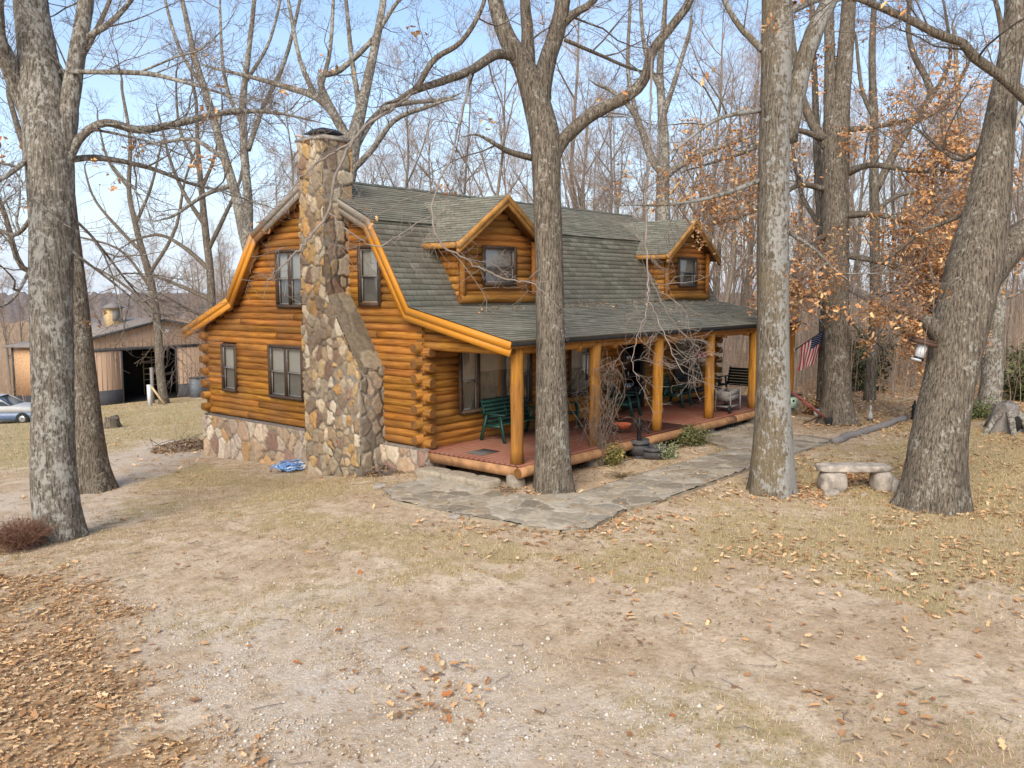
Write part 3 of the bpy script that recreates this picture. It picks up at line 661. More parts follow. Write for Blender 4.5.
# ---- roof
def offs(P, d):
    P = np.array(P, float); N = []
    for i in range(len(P)-1): e = P[i+1]-P[i]; e /= np.linalg.norm(e); N.append(np.array([e[1], -e[0]]))
    out = [P[0]+N[0]*d]
    for i in range(1, len(P)-1):
        b = N[i-1]+N[i]; b /= np.linalg.norm(b); out.append(P[i]+b*d/(b@N[i]))
    out.append(P[-1]+N[-1]*d); return np.array(out)
U0, U1 = -.25, HL+.25
def shingles(mb, UV, A, B, C, D, ex=.15, lift=.015, sub=24):
    # A,B lower edge; D,C upper edge (A under D)
    A, B, C, D = [np.array(q, float) for q in (A, B, C, D)]
    L = max(np.linalg.norm(D-A), np.linalg.norm(C-B)); n = max(1, int(math.ceil(L/ex))); nrm = np.cross(B-A, D-A); nrm /= np.linalg.norm(nrm)
    w = np.linspace(0, 1, sub+1)
    for i in range(n):
        t0, t1 = i/n, min(1, (i+1.12)/n)
        lo = A+(D-A)*t0; lo2 = B+(C-B)*t0; hi = A+(D-A)*t1; hi2 = B+(C-B)*t1
        j = rng.normal(0, .004, sub+1)[:, None]*nrm; sg = rng.normal(0, .006, sub+1)[:, None]*(D-A)/L
        r0 = lo+(lo2-lo)*w[:, None]; r1 = hi+(hi2-hi)*w[:, None]
        V = np.vstack([r0+nrm*.001+sg, r0+nrm*lift+j+sg, r1+nrm*.004]); m = sub+1; I = np.arange(sub)
        mb.add(V, [np.stack([I, I+1, I+m+1, I+m], -1), np.stack([I+m, I+m+1, I+2*m+1, I+2*m], -1)])
        uu = np.linalg.norm(lo2-lo)*w; base = (A[0]*1.3+A[1]*.7)
        UV += [np.stack([uu+base, np.full(m, i*.15+.002)], 1)]*2+[np.stack([uu+base, np.full(m, i*.15+.149)], 1)]
mb = MB(); UV = []
for i, (p, q) in enumerate(zip(PROF, PROF[1:])):
    lo, hi = (p, q) if q[1] > p[1] else (q, p)
    lo, hi = np.array(lo), np.array(hi); e = (hi-lo)/np.linalg.norm(hi-lo)
    if i in (2, 3): lo = lo-e*.09
    L2, H2 = lo, hi
    if i < 3: shingles(mb, UV, (U0-.02, *L2), (U1+.02, *L2), (U1+.02, *H2), (U0-.02, *H2))
    else: shingles(mb, UV, (U1+.02, *L2), (U0-.02, *L2), (U0-.02, *H2), (U1+.02, *H2))
RF = mb.build('roof', M['shingle'], HS, uv=np.concatenate(UV))
mb = MB(); top = offs(PROF, .004); bot = offs(PROF, .15); n = len(PROF)
for i in range(n-1):
    V = [(u, *q[k]) for u in (U0+.02, U1-.02) for q in (top, bot) for k in (i, i+1)]
    mb.add(V, np.array([[0, 1, 5, 4], [2, 6, 7, 3], [0, 2, 3, 1], [4, 5, 7, 6], [0, 4, 6, 2], [1, 3, 7, 5]]))
mb.build('roof_deck', M['soffit'], RF)
for (v, z), s in ((PROF[0], -1), (PROF[-1], 1)): mb = MB(); mb.box((U0-.02, v-.03*(s < 0)-.01*(s > 0), z-.10), (U1+.02, v+.03*(s > 0)+.01*(s < 0), z-.005)); mb.build('drip_edge', M['dark'], RF)
for s, u in ((-1, U0), (1, U1)):
    mb = MB()
    for d0, d1, a, b in ((.012, .155, -.02, .05), (.158, .30, -.03, .025)):
        P, Q = offs(PROF, d0), offs(PROF, d1)
        for i in range(n-1):
            V = [(u+s*x, *q[k]) for x in (a, b) for q in (P, Q) for k in (i, i+1)]
            mb.add(V, np.array([[0, 1, 5, 4], [2, 6, 7, 3], [0, 2, 3, 1], [4, 5, 7, 6], [0, 4, 6, 2], [1, 3, 7, 5]]))
    mb.build('fascia', M['fascia'], HS)
mb = MB()                                            # ridge caps
for i in range(46):
    u = U0+i*.305
    for s in (-1, 1):
        e = np.array([0, 2.28*s, -1.1]); e /= np.linalg.norm(e); p = np.array([u, 3.61, 6.535+.008*(i % 2)])
        V = [p, p+[.31, 0, 0], p+[.31, 0, 0]+e*.15, p+e*.15]; mb.add(V, np.array([[0, 1, 2, 3]] if s < 0 else [[3, 2, 1, 0]]))
mb.build('ridge_cap', plain('ridge_shingle', (.105, .11, .085), .95), RF)

# ---- dormers
def dormer():
    u0, u1, um, yf = 1.38, 3.94, 2.68, .15
    def lim(z):
        h = (6.08-.2-z)/.67
        return None if h <= 0 else (max(u0, um-h), min(u1, um+h))
    mb = MB(); logs(mb, 0, yf+.08, u0, u1, 3.70, 5.9, [(2.06, 3.26, 3.98, 4.9)], lim, None)
    zz = 3.78
    while zz < 5.15:                                 # cheek logs run back into the roof
        v1 = .13+(zz-3.52)/1.6+.25
        for u in (u0+.04, u1-.04): logseg(mb, 1, yf+.05, v1, u, zz, .088)
        zz += .165
    D = mb.build('dormer', LX, RF, smooth=True)
    mb = MB(); logseg(mb, 0, u0-.1, u1+.1, yf-.02, 3.68, .1)
    for u in (u0, u1):
        P = np.array([(u, yf-.03, z) for z in np.linspace(3.68, 5.05, 5)]); mb.tubes(P, np.full(5, .075), 8, True, LT())
    mb.build('dormer_trim', LX, D, smooth=True)
    mb = MB(); V = [(u0+.1, yf+.11, 3.6), (u1-.1, yf+.11, 3.6), (u1-.1, yf+.11, 5.02), (um, yf+.11, 5.9), (u0+.1, yf+.11, 5.02)]
    mb.add(V, np.arange(5)[None]); mb.box((u0+.05, yf+.1, 3.6), (u0+.08, 1.15, 4.95)); mb.box((u1-.08, yf+.1, 3.6), (u1-.05, 1.15, 4.95))
    mb.build('dormer_chinking', M['chink'], D)
    w = window(D, 0, 2.14, 3.18, 4.05, 4.83, 1, off=yf)
    mb = MB(); UV = []; sl = MB(); y0 = -.12
    for s in (-1, 1):
        ue = um+s*1.66; ze = 4.94; zr = 6.08
        F0, F1 = (ue, y0, ze), (um, y0, zr); B1 = (um, 2.75, zr); B0 = (ue, 1.12, ze); BK = (um+s*.9, 1.45, zr-.9*.687)
        if s < 0: shingles(mb, UV, B0, F0, F1, (um, 2.75, zr), sub=12)
        else: shingles(mb, UV, F0, B0, (um, 2.75, zr), F1, sub=12)
        t = np.array([0, 0, -.12]); Q = [np.array(q) for q in (F0, F1, B1, B0)]; V = Q+[q+t for q in Q]; V = [v-[0, 0, .008] for v in V]
        sl.add(V, np.array([[0, 1, 2, 3], [7, 6, 5, 4], [0, 4, 5, 1], [3, 7, 4, 0], [2, 6, 7, 3]]))
    mb.build('dormer_roof', M['shingle'], D, uv=np.concatenate(UV)); sl.build('dormer_soffit', M['soffit'], D)
    mb = MB()
    for s in (-1, 1):
        for d0, d1, a, b in ((-.002, .12, -.03, -.16), (.122, .21, -.06, -.14)):
            P = [(um+s*1.68, b, 4.926-d0*1.2), (um, b, 6.08-d0*1.2), (um, b, 6.08-d1*1.2), (um+s*1.68, b, 4.926-d1*1.2)]
            V = P+[(x, a, z) for x, y, z in P]; mb.add(V, np.array([[0, 1, 2, 3], [7, 6, 5, 4], [0, 4, 5, 1], [2, 6, 7, 3], [3, 7, 4, 0]]))
        mb.box((um+s*1.70-.02, -.05, 4.80), (um+s*1.70+.02, 1.1, 4.925))
    mb.build('dormer_fascia', plain('worn_dormer_trim', (.44, .215, .055), .65, var=.35, scale=4), D)
    return D
D0 = dormer(); D1 = copy_tree(D0, RF); D1.location = (9.02, 0, 0)

# ---- foundation and chimney
SF = sstep
mb = MB()
stones(mb, lambda s, t, h: np.stack([-.075-h, s, t], 1), -.16, 8.76, -1.0, .44, .30, .03, depth=.045, pal=PAL_S, asp=.8)
stones(mb, lambda s, t, h: np.stack([s, -.13-h, t], 1), -.12, .5, -.6, .44, .30, .03, depth=.04, pal=PAL_S)
mb.box((-.07, -.1, -1.), (.3, 8.72, .47), (.2, .16, .13)); mb.box((.3, 8.4, -1.2), (HL, 8.7, .42), (.25, .2, .16)); mb.box((HL-.3, 0, -.6), (HL, 8.4, .42), (.25, .2, .16))
mb.build('foundation', M['stone'], HS)
CB, CT, CL = 1.30, 2.40, 3.25
def cedge(z): return np.interp(z, [2.2, 3.85], [CB, CT])
PAL_C = [(.38, .265, .145), (.44, .28, .12), (.30, .21, .125), (.40, .31, .205), (.50, .39, .26), (.25, .18, .12), (.45, .255, .10), (.33, .26, .175), (.24, .15, .10), (.52, .43, .31)]
mb = MB()
keep = lambda s, t: s > cedge(t)-.02
stones(mb, lambda s, t, h: np.stack([-.65-h, s, t], 1), CB-.02, CL+.02, -.9, 7.2, .205, .026, keep=keep, depth=.05, pal=PAL_C, asp=.75)
stones(mb, lambda s, t, h: np.stack([s, CB-h, t], 1), -.67, .06, -.8, 2.2, .27, .03, depth=.045, pal=[(.29, .235, .17), (.35, .275, .19), (.24, .195, .145), (.42, .33, .23)], asp=.8)
stones(mb, lambda s, t, h: np.stack([s, CT-h, t], 1), -.67, .12, 3.7, 7.2, .27, .03, depth=.045, pal=PAL_C, asp=.8)
stones(mb, lambda s, t, h: np.stack([-s-.55+.0, CL+h, t], 1), -.67, .12, -.9, 7.2, .3, .04, depth=.045, pal=PAL_C, asp=.8)
stones(mb, lambda s, t, h: np.stack([.11+h, s, t], 1), CT-.02, CL+.02, 5.5, 7.2, .27, .04, depth=.045, pal=PAL_C, asp=.8)
stones(mb, lambda s, t, h: np.stack([s, CB+(CT-CB)*t/1.98-.83*h, 2.2+1.65*t/1.98+.55*h], 1), -.68, .06, -.03, 2.0, .42, .03, depth=.02, pal=[(.25, .20, .135), (.28, .225, .15), (.23, .18, .12)], mortar=(.22, .175, .12))
mb.box((-.63, CT+.01, -.9), (.1, CL-.01, 7.2), (.2, .17, .14)); mb.box((-.675, CB-.02, -.9), (.0, CT, 2.18), (.22, .185, .145)); mb.box((-.675, CT-.02, 3.8), (.08, CT+.1, 7.2), (.22, .185, .145))
V = [(u, v, z) for u in (-.63, 0.) for v, z in ((CB+.02, 2.18), (CT+.01, 2.18), (CT+.01, 3.83))]; mb.add(V, [np.array([[0, 2, 1], [3, 4, 5]]), np.array([[0, 3, 5, 2]])], (.2, .17, .14))
CH = mb.build('chimney', M['stone'], HS)
mb = MB(); mb.box((-.72, CT-.07, 7.2), (.18, CL+.07, 7.27), (.34, .30, .25), jit=.006); mb.box((-.62, CT+.03, 7.27), (.08, CL-.03, 7.31), (.28, .25, .21)); mb.build('chimney_crown', M['stone'], CH)
mb = MB(); mb.lathe([(.15, 7.3), (.15, 7.40)], (-.27, 2.83, 0), 14)
V = [(-.27+x*.34, 2.83+y*.34, 7.38) for x, y in ((-1, -1), (1, -1), (1, 1), (-1, 1))]+[(-.27+x*.18, 2.83+y*.18, 7.50) for x, y in ((-1, -1), (1, -1), (1, 1), (-1, 1))]
mb.add(V, np.array([[3, 2, 1, 0], [4, 5, 6, 7], [0, 1, 5, 4], [1, 2, 6, 5], [2, 3, 7, 6], [3, 0, 4, 7]])); mb.build('chimney_cap', M['black'], CH)

# ---- porch
mb = MB(); v = -2.70
while v < -.02:
    mb.box((.0, v, .405), (6.7, v+.135, .4485+rng.normal(0, .001))); mb.box((6.705, v, .405), (HL+.02, v+.135, .4485+rng.normal(0, .001))); v += .141
mb.build('deck', M['deck'], HS)
mb = MB()
for a, b in ((-.05, 4.6), (4.62, 9.3), (9.32, HL+.1)): logseg(mb, 0, a, b, -2.70, .30, .105)
mb.build('deck_rim', [M['rim'], M['logend']], HS, smooth=True)
mb = MB(); mb.box((.0, -2.6, .2), (.06, -.05, .40)); mb.box((HL-.04, -2.6, .2), (HL+.02, -.05, .40)); mb.box((.06, -2.5, .24), (HL-.06, -2.44, .40)); mb.build('deck_joist', M['rim'], HS)
for i in range(6):
    mb = MB(); mb.lathe([(.22, -.5), (.2, .0), (.17, .22)], (.12+2.68*i, -2.5, 0), 9, (.27, .225, .17)); mb.v[-1] = mb.v[-1]+rng.normal(0, .02, mb.v[-1].shape); mb.build('deck_pier', M['stone'], HS)
mb = MB()
for i in range(14):
    u = 8.5+i*.11; mb.bar((u, -2.62, -.02), (u+.1, -2.62, .24), .03, .012, (0, 1, 0)); mb.bar((u+.1, -2.605, -.02), (u, -2.605, .24), .03, .012, (0, 1, 0))
mb.box((8.45, -2.63, -.05), (10.1, -2.6, 0.)); mb.build('lattice', M['black'], HS)
for i in range(6):
    mb = MB(); z = np.linspace(.449, 2.82, 9); P = np.stack([np.full(9, .1357+2.68*i), np.full(9, -2.518), z], 1)+rng.normal(0, .004, (9, 3))
    mb.tubes(P, np.full(9, .128)*(1+rng.normal(0, .03, 9)), 14, True, (1.05, 1.08, 1.), lump=.01); mb.build('post', M['log_z'], HS, smooth=True)
mb = MB(); logseg(mb, 0, .0, 6.8, -2.5, 2.72, .10); logseg(mb, 0, 6.8, HL+.1, -2.5, 2.72, .10); mb.build('beam', LX, HS, smooth=True)
for u in (.11, HL-.1):
    mb = MB(); logseg(mb, 1, -2.45, .1, u, 2.70, .10); logseg(mb, 1, -1.6, .1, u, 2.88, .09); logseg(mb, 1, -.7, .1, u, 3.06, .09); mb.build('beam', LY, HS, smooth=True)
for u in np.linspace(.8, 13, 10):
    mb = MB(); mb.bar((u, .05, roofz(.1, .17)-.11), (u, -2.62, roofz(-2.62, .17)-.11), .08, .14); mb.build('rafter', M['log_y'], HS)

def spawn(P, Rr, cnt, t0, t1, L0, L1, a0, a1, up, wob, N, rr, rmin=.0015, taper=.2, droop=0.):
    B, M_, _ = P.shape; n = B*cnt; pi = np.repeat(np.arange(B), cnt); tt = t0+(t1-t0)*((np.tile(np.arange(cnt), B)+rng.random(n))/cnt)
    f = tt*(M_-1); i = np.minimum(f.astype(int), M_-2); f = (f-i)[:, None]
    p = P[pi, i]*(1-f)+P[pi, i+1]*f; d = P[pi, i+1]-P[pi, i]; d /= np.linalg.norm(d, axis=1, keepdims=True)+1e-9; r = (Rr[pi, i]*(1-f[:, 0])+Rr[pi, i+1]*f[:, 0])
    q = rng.normal(0, 1, (n, 3)); q -= (q*d).sum(1, keepdims=True)*d; q /= np.linalg.norm(q, axis=1, keepdims=True)+1e-9
    a = np.radians(rng.uniform(a0, a1, n))[:, None]; dr = d*np.cos(a)+q*np.sin(a)
    L = rng.uniform(L0, L1, n)*(1.15-.65*(tt-t0)/(t1-t0+1e-9)); st = (L/(N-1))[:, None]; out = np.zeros((n, N, 3)); out[:, 0] = p
    for j in range(1, N):
        dr = dr+rng.normal(0, wob, (n, 3)); dr[:, 2] += up-droop*j/N; dr /= np.linalg.norm(dr, axis=1, keepdims=True); out[:, j] = out[:, j-1]+dr*st
    ra = np.maximum(np.minimum(r*.85, rr*L)[:, None]*np.linspace(1, taper, N)[None], rmin); return out, ra
# ------------------------------------------------------------------ porch furniture
DZ = .452
def seat(label, wdt, loc, rz, mat, cat, group=None, name='garden_chair'):
    t = empty(name, loc, rz, label, cat, group); h = wdt/2
    mb = MB()
    for i in range(6): y = -.27+i*.092; mb.box((-h, y, .40-.012*i), (h, y+.078, .424-.012*i))
    mb.box((-h, -.24, .345), (-h+.04, .24, .392)); mb.box((h-.04, -.24, .345), (h, .24, .392)); mb.build('seat', mat, t)
    mb = MB()
    for i in range(6):
        z = .42+i*.088; y = .25+i*.030; mb.bar((-h+.01, y, z), (h-.01, y, z), .022, .076, (0, -.32, 1))
    for x in ((-h+.04, h-.04) if wdt < 1 else (-h+.04, 0, h-.04)): mb.bar((x, .255, .34), (x, .44, .93), .05, .03, (1, 0, 0))
    mb.build('backrest', mat, t)
    for s in (-1, 1):
        mb = MB(); mb.bar((s*(h+.03), -.36, .632), (s*(h+.03), .36, .622), .085, .028); mb.build('armrest', mat, t)
        mb = MB(); mb.bar((s*(h+.03), -.34, 0), (s*(h+.03), -.20, .617), .032, .075, (0, 1, 0)); mb.build('leg', mat, t)
        mb = MB(); mb.bar((s*(h+.03), .37, 0), (s*(h+.03), .20, .612), .032, .075, (0, 1, 0)); mb.build('leg', mat, t)
        mb = MB(); mb.bar((s*(h+.03), -.26, .36), (s*(h+.03), .27, .34), .03, .06); mb.build('side_rail', mat, t)
    return t
seat('long green slatted bench under the porch window nearest the house corner', 1.58, (2.5, -.52, DZ), 0, M['green'], 'bench', name='garden_bench')
GC = 'green slatted chairs along the porch wall'
seat('green slatted chair mostly hidden behind the bare trunk in front of the porch', .56, (4.25, -.55, DZ), .05, M['green'], 'chair', GC)
seat('green slatted armchair beside the dark front door behind the toy tricycle', .58, (7.0, -.62, DZ), .22, M['green'], 'chair', GC)
seat('green slatted armchair past the door between the third and fourth porch posts', .58, (9.75, -.66, DZ), .12, M['green'], 'chair', GC)
seat('blackish green bench across the far open end of the porch', 1.5, (13.05, -1.25, DZ), -PI/2, M['dkgreen'], 'bench', name='garden_bench')
t = empty('glider_seat', (11.0, -.6, DZ), .1, 'low dark metal glider seat below the far double window', 'glider seat')
mb = MB(); mb.box((-.55, -.26, .36), (.55, .24, .40)); mb.build('seat', M['black'], t)
mb = MB()
for i in range(5): z = .44+i*.075; mb.bar((-.53, .26+i*.02, z), (.53, .26+i*.02, z), .02, .05)
mb.build('backrest', M['black'], t)
for s in (-1, 1):
    mb = MB(); mb.tubes(crom([(s*.5, -.34, .02), (s*.5, -.1, .05), (s*.5, .1, .05), (s*.5, .36, .02)], 8), np.full(8, .02), 6, True); mb.build('runner', M['black'], t)
    mb = MB(); mb.tubes(crom([(s*.5, -.2, .03), (s*.5, -.30, .25), (s*.5, -.24, .6), (s*.5, .28, .6)], 10), np.full(10, .018), 6, True); mb.build('armrest', M['black'], t)

t = empty('planter_cart', (9.75, -2.30, DZ), .10, 'grey weathered wooden trough planter cart on the porch edge by the fourth post', 'planter')
mb = MB()
for y in (-.2, .18): mb.box((-.42, y, .34), (.42, y+.025, .47)); mb.box((-.42, y, .475), (.42, y+.025, .60))
for x in (-.42, .395): mb.box((x, -.174, .34), (x+.025, .178, .60))
mb.box((-.39, -.17, .35), (.39, .175, .37)); mb.build('trough', M['greywood'], t)
mb = MB(); mb.box((-.39, -.17, .5), (.39, .175, .53)); mb.build('soil', plain('potting_soil', (.06, .045, .035), .95), t)
for x in (-.40, .38):
    for y in (-.23, .205): mb = MB(); mb.box((x, y, 0), (x+.045, y+.03, .63)); mb.build('leg', M['greywood'], t)
mb = MB(); mb.box((-.36, -.2, .14), (.38, .2, .165)); mb.build('shelf', M['greywood'], t)
mb = MB(); mb.lathe([(.03, -.02), (.10, -.02), (.11, 0), (.10, .02), (.03, .02)], (-.50, -.24, .11), 16, axis=1); mb.build('wheel', M['black'], t)

t = empty('tricycle_planter', (4.62, -2.15, DZ), -.62, 'small rusty tricycle planter carrying an orange bowl near the porch edge', 'planter')
mb = MB(); mb.lathe([(.09, .10), (.17, .15), (.225, .22), (.235, .235), (.21, .235), (.16, .17), (.02, .16)], (-.06, 0, 0), 20, cap=False); mb.lathe([(.0, .205), (.2, .205)], (-.06, 0, 0), 16, cap=False); mb.build('bowl', M['terra'], t, smooth=True)
def ring(mb, c, r, tr, ax, k=20, m=6):
    a = np.linspace(0, 2*PI, k+1); z = np.zeros(k+1); q = {0: (z, r*np.cos(a), r*np.sin(a)), 1: (r*np.cos(a), z, r*np.sin(a)), 2: (r*np.cos(a), r*np.sin(a), z)}[ax]
    mb.tubes(np.stack(q, 1)+np.array(c, float), np.full(k+1, tr), m)
def spokes(mb, c, r, ax, n=8):
    for i in range(n):
        a = i*2*PI/n; d = {0: (0, math.cos(a), math.sin(a)), 1: (math.cos(a), 0, math.sin(a))}[ax]; mb.bar(c, np.array(c)+np.array(d)*r, .006, .006)
for c, r in (((.40, 0, .17), .165), ((-.36, .19, .125), .12), ((-.36, -.19, .125), .12)):
    mb = MB(); ring(mb, c, r, .011, 1); spokes(mb, c, r, 1); mb.build('wheel', M['rust'], t)
mb = MB(); mb.tubes(crom([(.40, 0, .17), (.25, 0, .3), (.1, 0, .12), (-.36, 0, .125)], 12), np.full(12, .011), 6, True); mb.tubes([(-.36, -.19, .125), (-.36, .19, .125)], [.01, .01], 6, True)
mb.tubes(crom([(.30, 0, .27), (.33, 0, .42), (.27, .1, .46)], 8), np.full(8, .01), 6, True); mb.tubes(crom([(.33, 0, .42), (.27, -.1, .46)], 4), np.full(4, .01), 6, True); mb.build('frame', M['rust'], t)
mb = MB()
for k in range(8): mb.box((.30, -1.42+.0+k*.055, DZ), (.86, -1.42+k*.055+.05, DZ+.014))
o = tag(mb.build('doormat', M['mat']), 'flat grey doormat on the red deck near the house corner', 'doormat')
# hanging things
t = empty('hanging_basket', (8.1, -2.35, 2.05), 0, 'small hanging basket of faded pink flowers under the porch eave', 'flower basket')
mb = MB(); mb.lathe([(.03, -.12), (.12, -.08), (.16, .02), (.15, .02), (.02, .0)], k=14); mb.build('basket', M['vine'], t)
mb = MB()
for a in (0, 2.1, 4.2): mb.bar((.15*math.cos(a), .15*math.sin(a), .02), (0, 0, .5), .006, .006)
mb.bar((0, 0, .49), (0, 0, .80), .006, .006); mb.build('hanger', M['black'], t)
mb = MB(); P = np.stack([rng.normal(0, .11, 160), rng.normal(0, .11, 160), .06+np.abs(rng.normal(0, .06, 160))], 1)
V, F = leaf_arrays(P, np.full(160, .08), rng.uniform(0, 6, 160), rng.normal(0, 1, 160)); mb.add(V, F, leafcols(160, [(.42, .12, .16), (.55, .25, .25), (.12, .12, .05)])); tag(mb.build('flowers', M['leaf'], t), kind='stuff')
t = empty('wind_chime', (3.35, -1.9, 2.0), 0, 'pale wind chime hanging under the porch roof beside the bare trunk', 'wind chime')
mb = MB(); mb.lathe([(.09, .42), (.10, .45), (.02, .47)], k=12); mb.bar((0, 0, .46), (0, 0, .86), .006, .006); mb.build('top_disc', M['greywood'], t)
for k in range(6):
    a = k*PI/3; mb = MB(); mb.lathe([(.013, .42-.04*k-.30), (.013, .40)], (.07*math.cos(a), .07*math.sin(a), 0), 8); mb.build('chime_tube', M['white'], t)
t = empty('ring_hanger', (13.0, -2.2, 2.2), .6, 'thin black ring hanging in the open far end of the porch', 'hanging ring')
mb = MB(); ring(mb, (0, 0, 0), .2, .012, 1); mb.build('ring', M['black'], t); mb = MB(); mb.bar((0, 0, .2), (0, 0, .55), .008, .008); mb.build('hook', M['black'], t)

# ------------------------------------------------------------------ beside the porch
mb = MB()
def rock(mb, c, size, seed=0, n=2.8, amp=.12, k=18, m=12, col=None):
    th = np.linspace(0, 2*PI, k, endpoint=False); ph = np.linspace(-PI/2+.03, PI/2-.03, m)
    T, Ph = np.meshgrid(th, ph); sp = lambda a: np.sign(a)*np.abs(a)**(2/n)
    V = np.stack([sp(np.cos(Ph))*sp(np.cos(T)), sp(np.cos(Ph))*sp(np.sin(T)), sp(np.sin(Ph))], -1).reshape(-1, 3)
    V = V*(1+amp*2*(fnoise(V[:, 0]*1.3+V[:, 2], V[:, 1]*1.3-V[:, 2]*.7+seed*3.1, 1.6, seed)-.5))[:, None]+rng.normal(0, amp*.08, V.shape)
    V = V*np.array(size, float)/2+np.array(c, float); I = (np.arange(m-1)[:, None]*k+np.arange(k)[None]); J = np.arange(m-1)[:, None]*k+(np.arange(k)[None]+1) % k
    mb.add(V, [np.stack([I, J, J+k, I+k], -1).reshape(-1, 4), np.arange(k)[None, ::-1], (m-1)*k+np.arange(k)[None]], col)
for i, (v, L) in enumerate([(-.62, .75), (-1.35, .72), (-2.02, .66)]): rock(mb, (-.32, v, float(G(-.3, v))+.06), (.5, L, .22), i, 5, .09, col=(.36, .30, .22))
tag(mb.build('stone_step', M['stone']), 'long rough stone step against the near end of the red deck', 'step')
p = gp(650, 457)
t = empty('pump_fountain', p, .1, 'dark two tier barrel fountain with a hand pump in the bed', 'fountain')
def barrel(mb, c, r, h): mb.lathe([(r*.88, 0), (r*.97, h*.4), (r, h), (r*.9, h), (r*.86, h*.75), (.01, h*.75)], c, 20)
mb = MB(); barrel(mb, (-.02, -.10, 0), .34, .27); mb.build('lower_barrel', M['barrel'], t)
mb = MB(); barrel(mb, (-.22, .18, .1), .24, .34); mb.lathe([(.15, -.05), (.16, .1)], (-.22, .18, 0), 12); mb.build('upper_barrel', M['barrel'], t)
for c, r, z in (((-.02, -.10), .35, .2), ((-.22, .18), .25, .34)): mb = MB(); mb.lathe([(r-.01, z-.02), (r, z-.02), (r, z+.02), (r-.01, z+.02)], (*c, 0), 20, cap=False); mb.build('hoop', M['black'], t)
mb = MB(); mb.lathe([(.06, .36), (.055, .45), (.045, .7), (.065, .72), (.065, .80), (.04, .86), (.045, .92), (.02, .96)], (-.22, .18, 0), 12); mb.tubes(crom([(-.22, .14, .66), (-.19, .02, .68), (-.17, -.05, .58)], 7), np.full(7, .025), 8, True); mb.tubes(crom([(-.22, .18, .84), (-.3, .3, .86), (-.34, .36, .62)], 7), np.full(7, .014), 6, True); mb.build('hand_pump', M['black'], t)
p = gp(636, 458); mb = MB(); mb.lathe([(.045, 0), (.045, .26), (.055, .27), (.055, .31), (.01, .33)], (0, 0, -.02), 10); tag(mb.build('pipe_stub', M['white'], loc=None), 'short white pipe standing in the bed beside the fountain', 'pipe').location = p
def bush(name, p, rx, rz, n, size, pal, label, cat, mat='needle', stems=14, ry=None, group=None, kind=None):
    t = empty(name, p, 0, label, cat, group); mb = MB()
    a = rng.uniform(0, 6.28, stems); r = rng.uniform(.3, .9, stems)*rx; top = rng.uniform(.5, .95, stems)*rz
    P = np.stack([np.stack([r*q*np.cos(a), r*q*np.sin(a), top*q**.8], 1) for q in (0., .35, .7, 1)], 1)+rng.normal(0, .02*rx, (stems, 4, 3)); P[:, 0] *= .3; P[:, 0, 2] = -.03
    mb.tubes(P, np.repeat(np.array([[.012, .01, .007, .003]])*max(1, rx), stems, 0), 4); 
    if not n:
        ra_ = np.repeat(np.array([[.012, .01, .007, .003]])*max(1, rx), stems, 0); b1 = spawn(P, ra_, 4, .2, 1., .1, .4, 25, 80, -.02, .25, 4, .01, .002); mb.tubes(*b1, 3); b2 = spawn(*b1, 3, .2, 1., .05, .2, 25, 80, 0, .25, 3, .01, .002); mb.tubes(*b2, 3)
    mb.build('stems', M['twig'], t)
    if n:
        ci = rng.integers(0, stems, n); q = rng.uniform(.25, 1.05, n)[:, None]; B = P[ci, 3]*q+rng.normal(0, rx*.22, (n, 3)); B[:, 2] = np.abs(B[:, 2])
        V, F = leaf_arrays(B, rng.uniform(.7, 1.4, n)*size, rng.uniform(0, 6.28, n), rng.normal(0, 1.2, n)); mb = MB(); mb.add(V, F, leafcols(n, pal)); tag(mb.build('foliage', M[mat], t), kind='stuff')
    return t
PY = [(.26, .24, .07), (.34, .28, .09), (.20, .20, .06), (.38, .27, .11)]; PGN = [(.14, .145, .06), (.18, .18, .075), (.24, .22, .10), (.10, .11, .05)]
bush('low_shrub', gp(612, 464), .42, .40, 1500, .06, PY, 'yellowish low shrub at the deck edge left of the fountain', 'shrub')
bush('low_shrub', gp(690, 445), .48, .42, 1700, .06, PGN+PY[2:3], 'spreading olive green shrub at the deck edge right of the fountain', 'shrub')
bush('low_shrub', gp(667, 459), .30, .30, 900, .05, [(.28, .30, .16), (.36, .36, .22), (.22, .24, .11)], 'small pale green shrub touching the right of the fountain', 'shrub')
mb = MB(); p = gp(622, 478); n = 160; a = rng.uniform(0, 6.28, n); L = rng.uniform(.2, .55, n)
P = np.stack([np.stack([L*q*np.cos(a), L*q*np.sin(a), L*(1.1*q-.75*q*q)], 1) for q in (0, .35, .7, 1.)], 1)
mb.tubes(P, np.repeat([[.008, .006, .004, .001]], n, 0), 3, col=np.array([(.50, .38, .23), (.40, .27, .16), (.58, .46, .30)])[rng.integers(0, 3, n)])
tag(mb.build('dry_plant', M['thicket']), 'spiky straw coloured dead plant in the bed before the porch', 'dead plant').location = p
